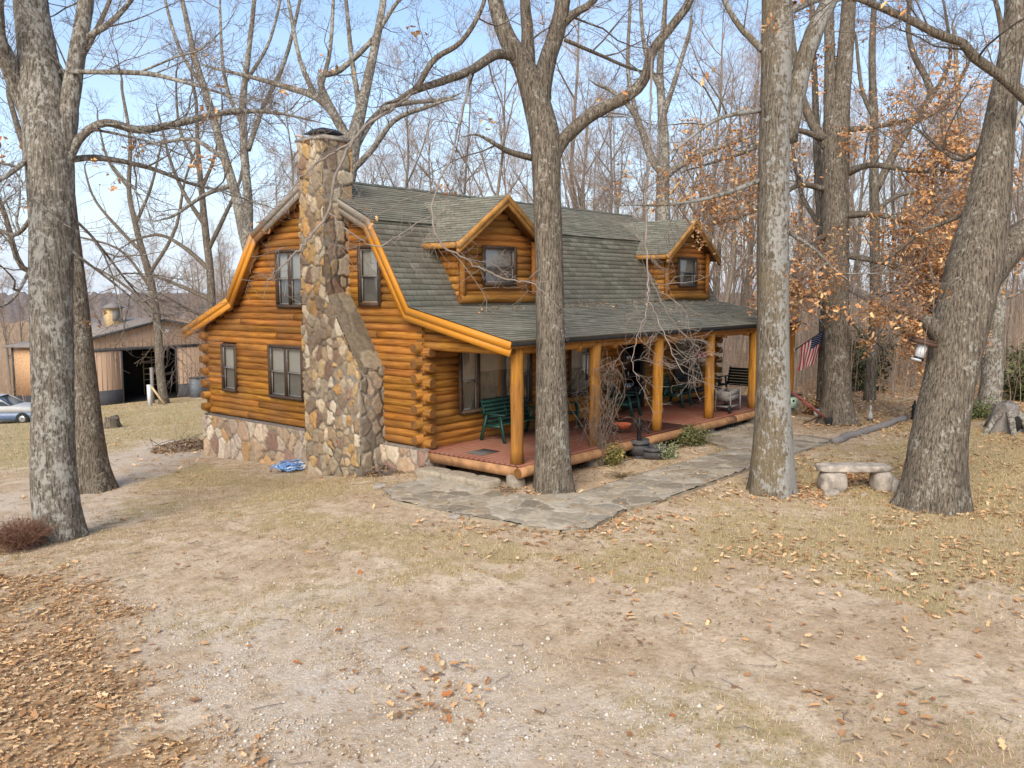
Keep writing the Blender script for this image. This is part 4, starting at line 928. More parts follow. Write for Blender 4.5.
# dried vine on the second post
t = empty('dried_vine', (2.82, -2.62, -.02), 0, 'tangled leafless grey vine climbing the second porch post', 'vine')
mb = MB()
for i in range(34):
    z0 = rng.uniform(0, .4); k = 10; h = rng.uniform(1.3, 2.8); zz = np.linspace(0, h, k); P = np.stack([np.cumsum(rng.normal(0, .085, k))-.1*np.sin(zz*1.7), np.cumsum(rng.normal(0, .075, k))-.02, zz], 1)
    P[:, :2] *= (.35+.85*np.exp(-((zz-1.7)/.8)**2))[:, None]; P[:, 1] -= .08; mb.tubes(crom(P, 22), np.linspace(.009, .003, 22), 4)
for i in range(110):
    c = np.array([rng.normal(-.12, .26), rng.normal(-.15, .16), rng.uniform(.8, 2.5)]); P = c+np.cumsum(rng.normal(0, .09, (6, 3))+[0, 0, -.06], 0); mb.tubes(crom(P, 12), np.linspace(.006, .002, 12), 3)
mb.build('stems', M['vine'], t)
# flag on the last post
t = empty('house_flag', (13.54, -2.65, 2.0), 0, 'red white and blue flag on a short pole at the last porch post', 'flag')
f0 = np.array([13.54, -2.66, 2.0]); f1 = atd(824.5, 330, 26.5)
mb = MB(); mb.tubes([f0, f1], [.018, .014], 8, True); mb.lathe([(.0, -.03), (.03, 0), (0, .03)], f1, 8); mb.build('pole', M['black'], t, loc=(0, 0, 0)).location = Vector((-13.54, 2.65, -2.0))
mb = MB(); mb.box(f0-[.03, -.0, .05], f0+[.03, .1, .05]); mb.build('bracket', M['white'], t).location = Vector((-13.54, 2.65, -2.0))
hd = (f1-f0)/np.linalg.norm(f1-f0); side = np.cross(hd, [0, 0, 1]); side /= np.linalg.norm(side); HO, FL = .84, .80
def cloth(s, q):                                    # s along the hoist from the tip, q along the fly
    s, q = np.asarray(s, float), np.asarray(q, float); gx = 1-.30*q**1.2
    return (f1-hd*(.02+HO*(.5+(s-.5)*gx)+.20*q**1.3)[..., None])+np.array([0, 0, -FL])*(q*(1-.10*(s-.5)))[..., None]+side*(.07*q*np.sin(s*9+q*4)+.03*q*np.sin(s*17-q*3))[..., None]
ns, nq = 26, 30; S, Q = np.meshgrid(np.linspace(0, 1, ns+1), np.linspace(0, 1, nq+1), indexing='ij'); V = cloth(S, Q).reshape(-1, 3)
mb = MB()
for i in range(ns):
    for j in range(nq):
        a = i*(nq+1)+j; mi = 2 if (i < 14 and j < 12) else (0 if (i//2) % 2 == 0 else 1); mb.add(V[[a, a+1, a+nq+2, a+nq+1]], np.array([[0, 1, 2, 3]]), mi=mi)
fl = mb.build('cloth', [M['flag_red'], M['flag_white'], M['flag_blue']], t); fl.location = Vector((-13.54, 2.65, -2.0))
mb = MB()
for r in range(9):
    for c in range(6 - r % 2):
        s0, q0 = (.06+r*.0525)*1., .4*(c*2+1+(r % 2))/12.
        for off in (.006, -.006):
            an = np.arange(10)*PI/5; rad = np.where(np.arange(10) % 2 == 0, .020, .009); P = cloth(s0+rad*np.cos(an), q0+rad*np.sin(an)*.8)+side*off; mb.add(P, np.arange(10)[None])
st = mb.build('stars', M['flag_white'], fl)

# ------------------------------------------------------------------ right yard
p = gp(855, 490); t = empty('stone_bench', p, YAW-PI/2, 'low rough stone bench on two boulders between the two big right trunks', 'bench')
mb = MB(); rock(mb, (-.02, .03, .44), (1.42, .46, .13), 3, 6, .09, 26, 14); mb.build('seat', M['bench_stone'], t)
mb = MB(); rock(mb, (-.45, .0, .17), (.52, .5, .46), 5, 3.2, .10); mb.build('leg', M['bench_stone'], t)
mb = MB(); rock(mb, (.50, .0, .18), (.36, .5, .46), 8, 3.4, .10); rock(mb, (.66, -.02, .1), (.3, .4, .34), 12, 3, .1); mb.build('leg', M['bench_stone'], t)
for k, (x, y, s, lb) in enumerate([(832, 495, .34, 'flat pinkish rock lying before the left leg of the stone bench'), (864, 495, .16, 'small loose rock lying under the stone bench opening'), (455, 518, .24, 'small buff rock at the front edge of the flagstone path'), (380, 488, .3, 'buff rock by the left tip of the flagstone path')]):
    mb = MB(); rock(mb, (0, 0, s*.1), (s, s*.7, s*.34), 20+k, 3, .14); tag(mb.build('loose_rock', M['bench_stone']), lb, 'rock').location = gp(x, y)
p = gp(1005, 431); t = empty('hollow_stump', p, .3, 'weathered grey hollow tree stump with arching roots at the right edge', 'stump')
def stump(mb, r, h, seed, flare=1.6, lobes=5, k=28, m=10, top=.12, col=None):
    a = np.arange(k)*2*PI/k; V = []
    for i in range(m):
        q = i/(m-1); f = 1+(flare-1)*(1-q)**2.2*(.55+.6*np.cos(a*lobes+seed)); rr = r*f*(1+.1*np.sin(a*3+seed+q*2)); z = q*h*(1+top*np.sin(a*2+seed)*(q > .6))
        V.append(np.stack([rr*np.cos(a), rr*np.sin(a), z-.05*(i == 0)], 1)+rng.normal(0, r*.02, (k, 3)))
    V.append(V[-1]*[.6, .6, 1]-[0, 0, h*.12]); m += 1
    I = np.arange(m-1)[:, None]*k+np.arange(k)[None]; J = np.arange(m-1)[:, None]*k+(np.arange(k)[None]+1) % k
    mb.add(np.concatenate(V), [np.stack([I, J, J+k, I+k], -1).reshape(-1, 4), (m-1)*k+np.arange(k)[None]], col)
mb = MB(); stump(mb, .33, .74, 2., 1.45, 5, top=.10); mb.v[-1] = mb.v[-1]+rng.normal(0, .02, mb.v[-1].shape); mb.build('trunk', M['greywood'], t)
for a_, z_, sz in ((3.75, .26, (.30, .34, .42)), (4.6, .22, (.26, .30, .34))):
    mb = MB(); rock(mb, (.33*math.cos(a_), .33*math.sin(a_), z_), sz, 4, 2.4, .1); mb.build('hollow', M['dark'], t)  # solid black lumps, colour in place of the shade inside the hollows
for a0, L, h in ((2.5, .85, .5), (3.3, .75, .45), (4.2, .62, .5), (5.2, .66, .4), (.6, .7, .4)):
    mb = MB(); c, s = math.cos(a0), math.sin(a0); mb.tubes(crom([(.2*c, .2*s, .60), (.36*c, .36*s, .48), (L*.85*c, L*.85*s, .2), ((L+.08)*c, (L+.08)*s, -.08)], 10), np.linspace(.11, .07, 10), 9, True, lump=.06); mb.build('root', M['bark_l'], t)
a, b = gp(833, 444), gp(906, 420); mb = MB(); q = np.linspace(0, 1, 16)[:, None]; P = a+(b-a)*q+rng.normal(0, .03, (16, 3)); P[:, 2] = G(P[:, 0], P[:, 1])+.07
mb.tubes(P, np.full(16, .095)*rng.uniform(.85, 1.15, 16), 9, True, lump=.05); tag(mb.build('edging_log', M['greywood']), 'long grey log edging the far right end of the flagstone path', 'log')
p = gp(870, 421); t = empty('garden_statue', p, 2.2, 'small pale grey garden figure standing among leaves beyond the edging log', 'statue')
mb = MB(); mb.lathe([(.13, 0), (.14, .05), (.12, .09)], k=14); mb.build('plinth', M['barrel'], t)
mb = MB(); mb.lathe([(.10, .09), (.14, .2), (.11, .36), (.06, .5), (.045, .6), (.07, .66), (.075, .72), (.04, .79), (.01, .82)], k=14); mb.bar((.03, -.05, .7), (.05, -.15, .69), .03, .03); mb.build('figure', plain('aged_cement', (.40, .38, .35), .9), t, smooth=True); t.scale = (.6, .6, .58)
p = gp(914, 420); t = empty('black_garden_post', p, .2, 'short black carved post standing on leaves left of the leaning trunk', 'post')
mb = MB(); mb.lathe([(.15, 0), (.15, .12), (.11, .18), (.13, .45), (.10, .6), (.12, .72), (.09, .82), (.03, .92)], k=10); mb.build('body', M['black'], t)
mb = MB(); mb.lathe([(.03, .9), (.055, .97), (.03, 1.04), (.005, 1.07)], k=10); mb.build('finial', M['black'], t); t.scale = (.7, .7, .56)
p = gp(790, 418); t = empty('bird_house', p, -.5, 'pale mint bird house with a dark roof right of the lichen covered trunk', 'bird house')
mb = MB(); mb.bar((0, 0, -.05), (0, 0, .32), .05, .05); mb.build('stake', M['greywood'], t)
mb = MB(); mb.box((-.15, -.13, .32), (.15, .13, .68)); mb.build('body', M['mint'], t)
mb = MB(); mb.bar((-.22, 0, .70), (.24, 0, .72), .36, .04); mb.bar((.02, -.20, .735), (.26, -.2, .735), .05, .03); mb.build('roof', M['black'], t)
mb = MB(); mb.lathe([(.0, -.004), (.04, -.004), (.04, .004), (0, .004)], (0, -.134, .54), 12, axis=1); mb.build('hole', M['dark'], t)
p = gp(812, 424); t = empty('hand_cart', p, YAW-PI/2, 'faded red hand truck lying back on its rails beside the flag tree', 'hand truck')
A, B = np.array([.55, 0, .04]), np.array([-.55, 0, .88])
for s in (-.17, .17): mb = MB(); mb.bar(A+[0, s, 0], B+[0, s, 0], .045, .045); mb.build('rail', M['red'], t)
for q in (.2, .5, .8): mb = MB(); mb.bar(A+(B-A)*q+[0, -.17, 0], A+(B-A)*q+[0, .17, 0], .03, .03); mb.build('crossbar', M['red'], t)
mb = MB(); mb.tubes(crom([B+[0, -.17, 0], B+[-.1, -.1, .06], B+[-.1, .1, .06], B+[0, .17, 0]], 10), np.full(10, .02), 6); mb.build('grip', M['red'], t)
for s in (-.2, .2): mb = MB(); mb.lathe([(.04, -.03), (.12, -.03), (.125, 0), (.12, .03), (.04, .03)], (.42, s*1.2, .12), 14, axis=1); mb.build('wheel', M['rubber'], t)
mb = MB(); mb.bar((.42, -.24, .12), (.42, .24, .12), .02, .02); mb.bar((.3, 0, .25), (-.25, 0, .02), .03, .03); mb.build('axle', M['rust'], t)
p = gp(820, 417); t = empty('white_bin', p, .5, 'low white plastic bin beside the red hand truck', 'bin')
mb = MB(); V = [(x*.20, y*.15, .0) for x, y in ((-1, -1), (1, -1), (1, 1), (-1, 1))]+[(x*.26, y*.2, .22) for x, y in ((-1, -1), (1, -1), (1, 1), (-1, 1))]+[(x*.23, y*.17, .22) for x, y in ((-1, -1), (1, -1), (1, 1), (-1, 1))]+[(x*.18, y*.13, .03) for x, y in ((-1, -1), (1, -1), (1, 1), (-1, 1))]
mb.add(V, np.array([[3, 2, 1, 0]]+[[o+i, o+(i+1) % 4, o+4+(i+1) % 4, o+4+i] for o in (0, 4, 8) for i in range(4)]+[[12, 13, 14, 15]])); mb.build('body', M['white'], t)
for s in (-1, 1): mb = MB(); mb.box((s*.25-.02, -.06, .17), (s*.25+.04*s+.0, .06, .20)) if s > 0 else mb.box((-.29, -.06, .17), (-.25, .06, .20)); mb.build('handle', M['white'], t)
bush('dark_debris_bush', gp(812, 414), .5, .5, 500, .1, PAL_G, 'low brown leafy scrub behind the red hand truck', 'scrub', 'leaf')

# ------------------------------------------------------------------ left yard
p = gp(289, 471); t = empty('hose_heap', p, 0, 'heap of blue and white hose on the ground at the chimney foot', 'hose')
for m_, n_ in (('hose', 9), ('hosew', 5)):
    mb = MB()
    for i in range(n_):
        a = np.linspace(0, 6.6, 18)+rng.uniform(0, 6); rx, ry = rng.uniform(.16, .42), rng.uniform(.1, .26); c = rng.normal(0, .08, 2)
        X_ = c[0]+rx*np.cos(a)+rng.normal(0, .02, 18); Y_ = c[1]+ry*np.sin(a)+rng.normal(0, .02, 18); th = 2.1
        P = np.stack([X_*math.cos(th)-Y_*math.sin(th), X_*math.sin(th)+Y_*math.cos(th), .03+.012*i+rng.uniform(0, .10, 18)], 1); mb.tubes(crom(P, 40), np.full(40, .016), 6, True)
    mb.build('coil', M[m_], t)
p = gp(112, 428); mb = MB(); stump(mb, .27, .46, 1., 1.5); tag(mb.build('cut_stump', M['bark']), 'short dark cut stump in the yard before the tan barn', 'stump').location = p
p = gp(97, 500); mb = MB(); stump(mb, .20, .42, 4., 1.4); tag(mb.build('cut_stump', M['bark']), 'slim grey stump hard against the foot of the leaning left trunk', 'stump').location = gp(99, 491)
def heap(name, p, rx, ry, h, n, label, cat, rz=0., size=.12, sticks=60):
    t = empty(name, p, rz, label, cat); mb = MB()
    a = rng.uniform(0, 6.28, n); r = np.sqrt(rng.random(n)); X_ = rx*r*np.cos(a); Y_ = ry*r*np.sin(a); Z_ = h*(1-r**2)*rng.uniform(.5, 1, n)
    V, F = leaf_arrays(np.stack([X_, Y_, Z_+.01], 1), rng.uniform(.7, 1.3, n)*size, rng.uniform(0, 6.28, n), rng.normal(0, .8, n)); mb.add(V, F, leafcols(n, [(.36, .24, .14), (.30, .19, .11), (.43, .30, .18), (.24, .15, .09)])); tag(mb.build('leaves', M['leaf'], t), kind='stuff')
    mb = MB(); c = np.stack([rng.normal(0, rx*.45, sticks), rng.normal(0, ry*.45, sticks), rng.uniform(0, h*.9, sticks)], 1); d = rng.normal(0, .35, (sticks, 3))*[1, 1, .55]
    mb.tubes(np.stack([c-d, c+rng.normal(0, .03, (sticks, 3)), c+d], 1), np.full((sticks, 3), .008), 4); tag(mb.build('twigs', M['twig'], t), kind='stuff')
heap('leaf_heap', gp(188, 449), 1.1, .9, .26, 900, 'brown heap of raked leaves and twigs by the far left house corner', 'leaf heap')
heap('leaf_heap', gp(382, 474), .45, .35, .16, 400, 'thin drift of brown leaves in the corner right of the chimney', 'leaf heap')
t = bush('dry_bush', gp(22, 550), .55, .42, 0, .1, PAL_G, 'russet twiggy dead bush at the foot of the big left trunk', 'bush', stems=190)
for c in t.children: c.data.materials[0] = plain('russet_twigs', (.20, .105, .065), .9)

# barn
BG = -3.25; B0, B1, BV, BE = 11.25, 20.35, 41., 49.
BR = empty('barn', (15.8, 41, BG), 0, 'tan metal barn with a wide dark open doorway beyond the left yard', 'barn'); BO = Vector((-15.8, -41, -BG))
def bpart(mb, name, mat, par=None):
    o = mb.build(name, mat, par or BR)
    if par is None: o.location = BO
    return o
def rz_(u): return 1.98-abs(u-15.8)*.207
D0u, D1u, DT = 13.05, 16.6, .12
mb = MB()
for a, b in ((B0, D0u), (D1u, B1)): mb.add([(u, v, z) for v in (BV, BV+.12) for u, z in ((a, -2.35), (b, -2.35), (b, .3), (a, .3))], np.array([[0, 1, 2, 3], [7, 6, 5, 4], [1, 5, 6, 2], [4, 0, 3, 7]]))
for q in [[(B0, .3), (D0u, .3), (15.8, .3), (D1u, .3), (B1, .3), (B1, rz_(B1)), (15.8, 1.98), (B0, rz_(B0))], [(D0u, DT), (D1u, DT), (D1u, .298), (D0u, .298)]]:
    n = len(q); mb.add([(u, v, z) for v in (BV, BV+.12) for u, z in q], [np.arange(n)[None], n+np.arange(n)[None, ::-1]])
mb.box((B0, BV+.12, -3.6), (B0+.1, BE, 1.02)); mb.box((B1-.1, BV+.12, -3.6), (B1, BE, 1.02)); mb.add([(B0, BE, -3.6), (B1, BE, -3.6), (B1, BE, rz_(B1)), (15.8, BE, 1.98), (B0, BE, rz_(B0))], np.arange(5)[None])
for u in np.arange(B0+.15, B1, .30):
    z1 = rz_(u)-.03
    for a_, b_ in (((-2.34, .11), (.31, z1)) if not (D0u-.12 < u < D1u+.12) else ((.31, z1),)): mb.box((u-.018, BV-.010, a_), (u+.018, BV-.0005, b_))
bpart(mb, 'wall', M['tan_wall'])
mb = MB(); mb.box((B0+.12, BV+3.4, -3.4), (B1-.12, BV+3.5, .95)); mb.box((B0+.12, BV+.14, .35), (B1-.12, BV+3.4, .40)); bpart(mb, 'interior_shade_panel', M['dark'])  # added black back and ceiling panels, put in to darken the barn inside
mb = MB()
for a, b in ((B0-.005, D0u), (D1u, B1+.005)): mb = MB(); mb.box((a, BV-.015, -3.7), (b, BV+.1, -2.35)); bpart(mb, 'wainscot', M['charcoal'])
mb = MB(); mb.box((B0-.01, BV-.05, .12), (B1+.01, BV-.004, .30)); mb.box((D0u-.1, BV-.03, -3.3), (D0u, BV+.14, .12)); mb.box((D1u, BV-.03, -3.3), (D1u+.1, BV+.14, .12)); bpart(mb, 'door_track', M['charcoal'])
mb = MB()
for s in (-1, 1):
    ue = 15.8+s*4.85; V = [(15.8, BV-.35, 2.06), (ue, BV-.35, 2.06-4.85*.207), (ue, BE+.3, 2.06-4.85*.207), (15.8, BE+.3, 2.06)]; V += [(a, b, c-.09) for a, b, c in V]; mb.add(V, np.array([[0, 1, 2, 3], [7, 6, 5, 4], [0, 4, 5, 1], [1, 5, 6, 2], [2, 6, 7, 3]]))
bpart(mb, 'roof', M['barn_roof'])
mb = MB()
for s in (-1, 1): mb.bar((15.8, BV-.37, 1.99), (15.8+s*4.9, BV-.37, 1.99-4.9*.207), .04, .16)
bpart(mb, 'rake_trim', M['charcoal'])
mb = MB(); mb.box((16.0, BV-.03, 1.12), (16.35, BV-.002, 1.38)); bpart(mb, 'vent', M['white'])
mb = MB()
for z in np.linspace(-2.6, -.3, 7): mb.box((15.9, BV+3.0, z), (17.2, BV+3.05, z+.06))
for u in (15.9, 16.5, 17.14): mb.box((u, BV+3.05, -3.2), (u+.06, BV+3.1, -.2))
bpart(mb, 'hay_rack', M['pale_wood'])
mb = MB(); mb.box((13.55, 43.6, 1.3), (14.45, 44.5, 2.75)); cu = bpart(mb, 'cupola', M['pale_wood'])
mb = MB(); V = [(14.0+x*.62, 44.05+y*.62, 2.75) for x, y in ((-1, -1), (1, -1), (1, 1), (-1, 1))]+[(14.0, 44.05, 3.15)]; mb.add(V, [np.array([[0, 1, 4], [1, 2, 4], [2, 3, 4], [3, 0, 4]]), np.array([[3, 2, 1, 0]])]); mb.build('cupola_roof', M['greywood'], cu)
mb = MB(); mb.box((13.75, 43.57, 1.9), (14.25, 43.598, 2.6)); mb.build('louver', M['greywood'], cu)
mb = MB(); mb.add([(B0+.1, BV+.1, BG+.02), (B1-.1, BV+.1, BG+.02), (B1-.1, BE, BG+.02), (B0+.1, BE, BG+.02)], np.arange(4)[None]); bpart(mb, 'darkened_floor', M['dark'])  # floor coloured near black to carry the barn's inner shade
# small shed far left
p = atd(30, 394, 58); p[2] = float(G(p[0], p[1])); t = empty('shed', p, YAW-PI/2-.15, 'small orange tan shed half hidden behind the big left trunk', 'shed')
h0 = atd(30, 346, 58)[2]-p[2]; mb = MB(); mb.box((-1.15, 0, .75), (2.2, 3.5, h0)); mb.build('wall', plain('orange_tan_siding', (.50, .30, .16), .8), t)
mb = MB(); mb.box((-1.18, -.03, -.6), (2.23, 3.5, .75)); mb.build('base', M['charcoal'], t)
mb = MB(); V = [(-1.5, -.4, h0+.02), (2.5, -.4, h0+.02), (2.5, 4, h0+.4), (-1.5, 4, h0+.4)]; V += [(a, b, c-.1) for a, b, c in V]; mb.add(V, np.array([[0, 1, 2, 3], [7, 6, 5, 4], [0, 4, 5, 1], [1, 5, 6, 2], [3, 7, 4, 0], [2, 6, 7, 3]])); mb.build('roof', M['barn_roof'], t)
mb = MB()
for x in (-1.16, 2.1): mb.box((x, -.05, .75), (x+.12, .0-.004, h0))
mb.build('corner_board', M['charcoal'], t)
# old two tone sedan
p = atd(1, 414, 43.); p[2] = float(G(p[0], p[1])); t = empty('old_sedan', p, YAW-PI/2+.12, 'old white over blue sedan at the far left edge of the yard', 'car')
def car_ring(mb, secs, mi=None, mat=0):
    n = len(secs[0][1]); V = [(x, y, z) for x, pr in secs for y, z in pr]; F = [[i*n+j, (i+1)*n+j, (i+1)*n+(j+1) % n, i*n+(j+1) % n] for i in range(len(secs)-1) for j in range(n)]
    mb.add(V, [np.array(F), np.arange(n)[None, ::-1], (len(secs)-1)*n+np.arange(n)[None]])
def lower(hw, zb, zm): return [(-hw*.94, zb), (hw*.94, zb), (hw, zb+.16), (hw, zm), (-hw, zm), (-hw, zb+.16)]
mb = MB(); car_ring(mb, [(-2.3, lower(.78, .36, .55)), (-2.22, lower(.83, .27, .62)), (-1, lower(.86, .24, .64)), (1.2, lower(.86, .24, .64)), (2.15, lower(.83, .27, .62)), (2.28, lower(.78, .36, .56))]); body = mb.build('body', M['car_blue'], t, smooth=False)
def upper(hw, z0, z1): return [(-hw, z0), (hw, z0), (hw*.97, z1-.04), (hw*.88, z1), (-hw*.88, z1), (-hw*.97, z1-.04)]
mb = MB(); car_ring(mb, [(-2.27, upper(.78, .55, .82)), (-1.3, upper(.86, .642, .93)), (.75, upper(.86, .642, .96)), (2.1, upper(.83, .622, .86)), (2.25, upper(.78, .56, .74))]); mb.build('upper_body', M['car_white'], t)
mb = MB(); car_ring(mb, [(-1.45, [(-.78, .93), (.78, .93), (.76, .94), (-.76, .94)]), (-.95, [(-.76, .93), (.76, .93), (.62, 1.36), (-.62, 1.36)]), (.10, [(-.76, .94), (.76, .94), (.62, 1.38), (-.62, 1.38)]), (.80, [(-.78, .95), (.78, .95), (.76, .96), (-.76, .96)])]); mb.build('windows', M['car_glass'], t)
mb = MB(); car_ring(mb, [(-1.02, upper(.66, 1.35, 1.39)), (-.4, upper(.68, 1.36, 1.43)), (.15, upper(.66, 1.36, 1.40))])
for s in (-1, 1):
    for a, b in (((-1.45, s*.785, .94), (-.98, s*.65, 1.37)), ((.80, s*.785, .96), (.12, s*.65, 1.38)), ((-.42, s*.785, .94), (-.42, s*.655, 1.37))): mb.bar(a, b, .06, .03)
mb.build('roof', M['car_white'], t)
for x in (-1.38, 1.35):
    for s in (-1, 1):
        mb = MB(); mb.lathe([(.18, -.09), (.31, -.09), (.325, -.05), (.325, .05), (.31, .09), (.18, .09)], (x, s*.80, .315), 22, axis=1); wh = mb.build('wheel', M['rubber'], t)
        mb = MB(); mb.lathe([(.0, -.092), (.1, -.10), (.18, -.085), (.18, .085), (.1, .10), (0, .092)], (x, s*.80, .315), 18, axis=1); mb.build('hubcap', M['chrome'], wh)
for x in (-2.36, 2.30): mb = MB(); mb.box((x-.03, -.82, .40), (x+.06, .82, .52)); mb.build('bumper', M['chrome'], t)
for s in (-1, 1): mb = MB(); mb.lathe([(0, -.02), (.09, -.02), (.09, .03), (0, .04)], (2.27, s*.58, .66), 14, axis=0); mb.build('headlight', M['white'], t)
# posts and small things
def stick(name, a, b, w, mat, label, cat):
    mb = MB(); mb.bar(np.zeros(3), np.array(b)-np.array(a), w, w); o = tag(mb.build(name, mat), label, cat); o.location = a
p = gp(25, 420); stick('fence_post', p-[0, 0, .1], p+[-.25*_r[0], -.25*_r[1], 1.0], .14, M['greywood'], 'dark leaning wooden post in front of the old sedan', 'post')
p = gp(150, 406); stick('fence_post', p-[0, 0, .1], p+[0, 0, 1.25], .20, M['white'], 'thick whitish wooden post before the barn doorway', 'post')
p = gp(153, 403); stick('fence_post', p-[0, 0, .1], p+[0, 0, 2.2], .16, M['greywood'], 'tall grey wooden post behind the whitish post at the barn', 'post')
p = gp(165, 405); stick('leaning_board', p, p+np.array([-_r[0]*.75, -_r[1]*.75, 1.1]), .10, M['pale_wood'], 'pale board leaning from the ground onto the barn yard posts', 'board')
p = gp(190, 396); stick('fence_post', p-[0, 0, .1], p+[0, 0, 1.5], .18, M['greywood'], 'grey wooden post before the barn wainscot beside the house corner', 'post')
p = gp(198, 397); t = empty('utility_box', p, .2, 'blue grey utility box behind the far left house corner', 'utility box')
mb = MB(); mb.box((-.42, -.3, 0), (.42, .3, 1.25)); mb.build('cabinet', plain('blue_grey_enamel', (.16, .18, .20), .6), t); mb = MB(); mb.box((-.45, -.33, 1.25), (.45, .33, 1.32)); mb.build('lid', M['charcoal'], t)

# ------------------------------------------------------------------ trees
def trunk_mesh(mb, P, Rr, k=26, rings=70, flare=.55, lobes=5, rough=.05, hfl=.38, h0=.25):
    P = crom(P, rings); Rr = np.interp(np.linspace(0, 1, rings), np.linspace(0, 1, len(Rr)), Rr)
    T = np.gradient(P, axis=0); T /= np.linalg.norm(T, axis=1, keepdims=True); A = np.cross(T, [0, 1, 0]); A /= np.linalg.norm(A, axis=1, keepdims=True); B = np.cross(T, A)
    an = np.arange(k)*2*PI/k; s = rng.uniform(0, 100); ph = rng.uniform(0, 6)
    h = np.linalg.norm(P-P[0], axis=1)[:, None]-h0; h = np.maximum(h, 0)
    rr = Rr[:, None]*(1+flare*np.exp(-h/hfl)*(.55+.45*np.cos(lobes*an+ph)+.2*np.cos(2*an+ph*2))+rough*2*(fnoise(np.cos(an)*1.2+s+h*.0, np.sin(an)*1.2+h*.45, 1.6, 7)-.5)+rng.normal(0, rough*.12, (rings, k)))
    V = P[:, None]+rr[..., None]*(A[:, None]*np.cos(an)[:, None]+B[:, None]*np.sin(an)[:, None]); I = np.arange(rings-1)[:, None]*k+np.arange(k)[None]; J = np.arange(rings-1)[:, None]*k+(np.arange(k)[None]+1) % k
    mb.add(V.reshape(-1, 3), [np.stack([I, J, J+k, I+k], -1).reshape(-1, 4), (rings-1)*k+np.arange(k)[None]])
def resamp(P, Rr, n): return crom(P, n)[None], np.interp(np.linspace(0, 1, n), np.linspace(0, 1, len(Rr)), Rr)[None]
def pxp(pts, dep):
    P = [atd(q[0], q[1], dep+(q[3] if len(q) > 3 else 0)) for q in pts]; Rr = [q[2]/2*(dep+(q[3] if len(q) > 3 else 0))/FOC for q in pts]
    return np.array(P), np.array(Rr)
PAL_L = [(.54, .265, .10), (.62, .355, .155), (.45, .20, .08), (.68, .44, .22), (.52, .25, .11), (.60, .38, .20)]
def oak(name, label, trunk, dep, limbs, bark, twigmat='twig', dens=1., leaves=0, pale=None, flare=.55, lobes=5, rough=.05, lsize=.11, extra=None, leaf_limbs=None, group=None, droop=.0, ground=True, k=26, cat='tree', topl=5):
    if ground: dep = float((gp(trunk[0][0], trunk[0][1])-CAM)@_fw)
    P, Rr = pxp(trunk, dep)
    if ground:
        g = gp(trunk[0][0], trunk[0][1]); P[0] = g; o_ = (P[1]-P[0]); n_ = np.array([_fw[0], _fw[1], 0]); n_ /= np.linalg.norm(n_); P[0] = P[0]+n_*(o_@n_)*.9; P[0, 2] = float(G(P[0, 0], P[0, 1])); Rr[0] = Rr[1]*1.02
        d0 = (P[0]-P[1])/np.linalg.norm(P[0]-P[1]); P = np.vstack([P[0]+d0*.3, P]); Rr = np.append(Rr[0], Rr)
    base = P[1].copy() if ground else P[0].copy(); t = empty(name, base, 0, label, cat, group)
    if topl:
        d = P[-1]-P[-2]; d /= np.linalg.norm(d); d[2] = max(d[2], .6); P = np.vstack([P, P[-1]+d*topl*.5+rng.normal(0, .15, 3), P[-1]+d*topl+rng.normal(0, .3, 3)]); Rr = np.append(Rr, [Rr[-1]*.7, Rr[-1]*.35])
    mb = MB(); trunk_mesh(mb, P, Rr, flare=flare, lobes=lobes, rough=rough, k=k); mb.build('trunk', M[bark], t, loc=None, smooth=True).location = -Vector(base)
    mb = MB(); ends = []; allimb = [(pxp(l[0], dep), l[1] if len(l) > 1 else 1.) for l in limbs]
    if topl: allimb.append(((P[-3:], Rr[-3:]), 1.))
    for (LP, LR), dn in allimb:
        if dn >= .2:
            e_ = LP[-1]-LP[-2]; e_ = e_/np.linalg.norm(e_)+rng.normal(0, .15, 3); LP = np.vstack([LP, LP[-1]+e_*.55, LP[-1]+e_*1.0+rng.normal(0, .12, 3)]); LR = np.append(LR, [LR[-1]*.5, .004])
        n = max(12, len(LP)*4); A, ra = resamp(LP, LR, n); mb.tubes(A, ra, 9, True, lump=.035)
        Ln = np.linalg.norm(np.diff(LP, axis=0), axis=1).sum(); c = max(3, int(Ln*2.9*dens*dn))
        b1 = spawn(A, ra, c, .15, 1., .5, 2.1, 30, 75, .05, .16, 7, .011, .0045, droop=droop); mb.tubes(*b1, 5)
        b2 = spawn(*b1, 6, .15, 1., .25, 1.05, 30, 70, .05, .2, 5, .009, .0036, droop=droop); mb.tubes(*b2, 4, mi=1)
        b3 = spawn(*b2, 5, .2, 1., .1, .48, 30, 70, .05, .22, 4, .009, .003); mb.tubes(*b3, 3, mi=1); ends.append((b3[0][:, -1], dn))
    if pale:
        for l in pale:
            LP, LR = pxp(l[0], dep); LR = LR*.5; n = max(14, len(LP)*6); A, ra = resamp(LP, LR, n); A = A+rng.normal(0, .012, A.shape); mb.tubes(A, ra, 7, True, mi=2, lump=.03); c = l[1]
            if c:
                b1 = spawn(A, ra, int(c*1.15), .08, 1., .3, 1.6, 25, 80, .0, .24, 8, .006, .0038, droop=.12); mb.tubes(*b1, 5, mi=2)
                b2 = spawn(*b1, 4, .2, 1., .2, .7, 30, 70, .03, .25, 5, .008, .003); mb.tubes(*b2, 4, mi=2)
                b3 = spawn(*b2, 2, .2, 1., .08, .3, 30, 70, .03, .25, 4, .008, .0025); mb.tubes(*b3, 3, mi=2); ends.append((b3[0][:, -1], .4))
    mb.build('crown', [M[bark], M[twigmat], M['twig_pale']], t).location = -Vector(base)
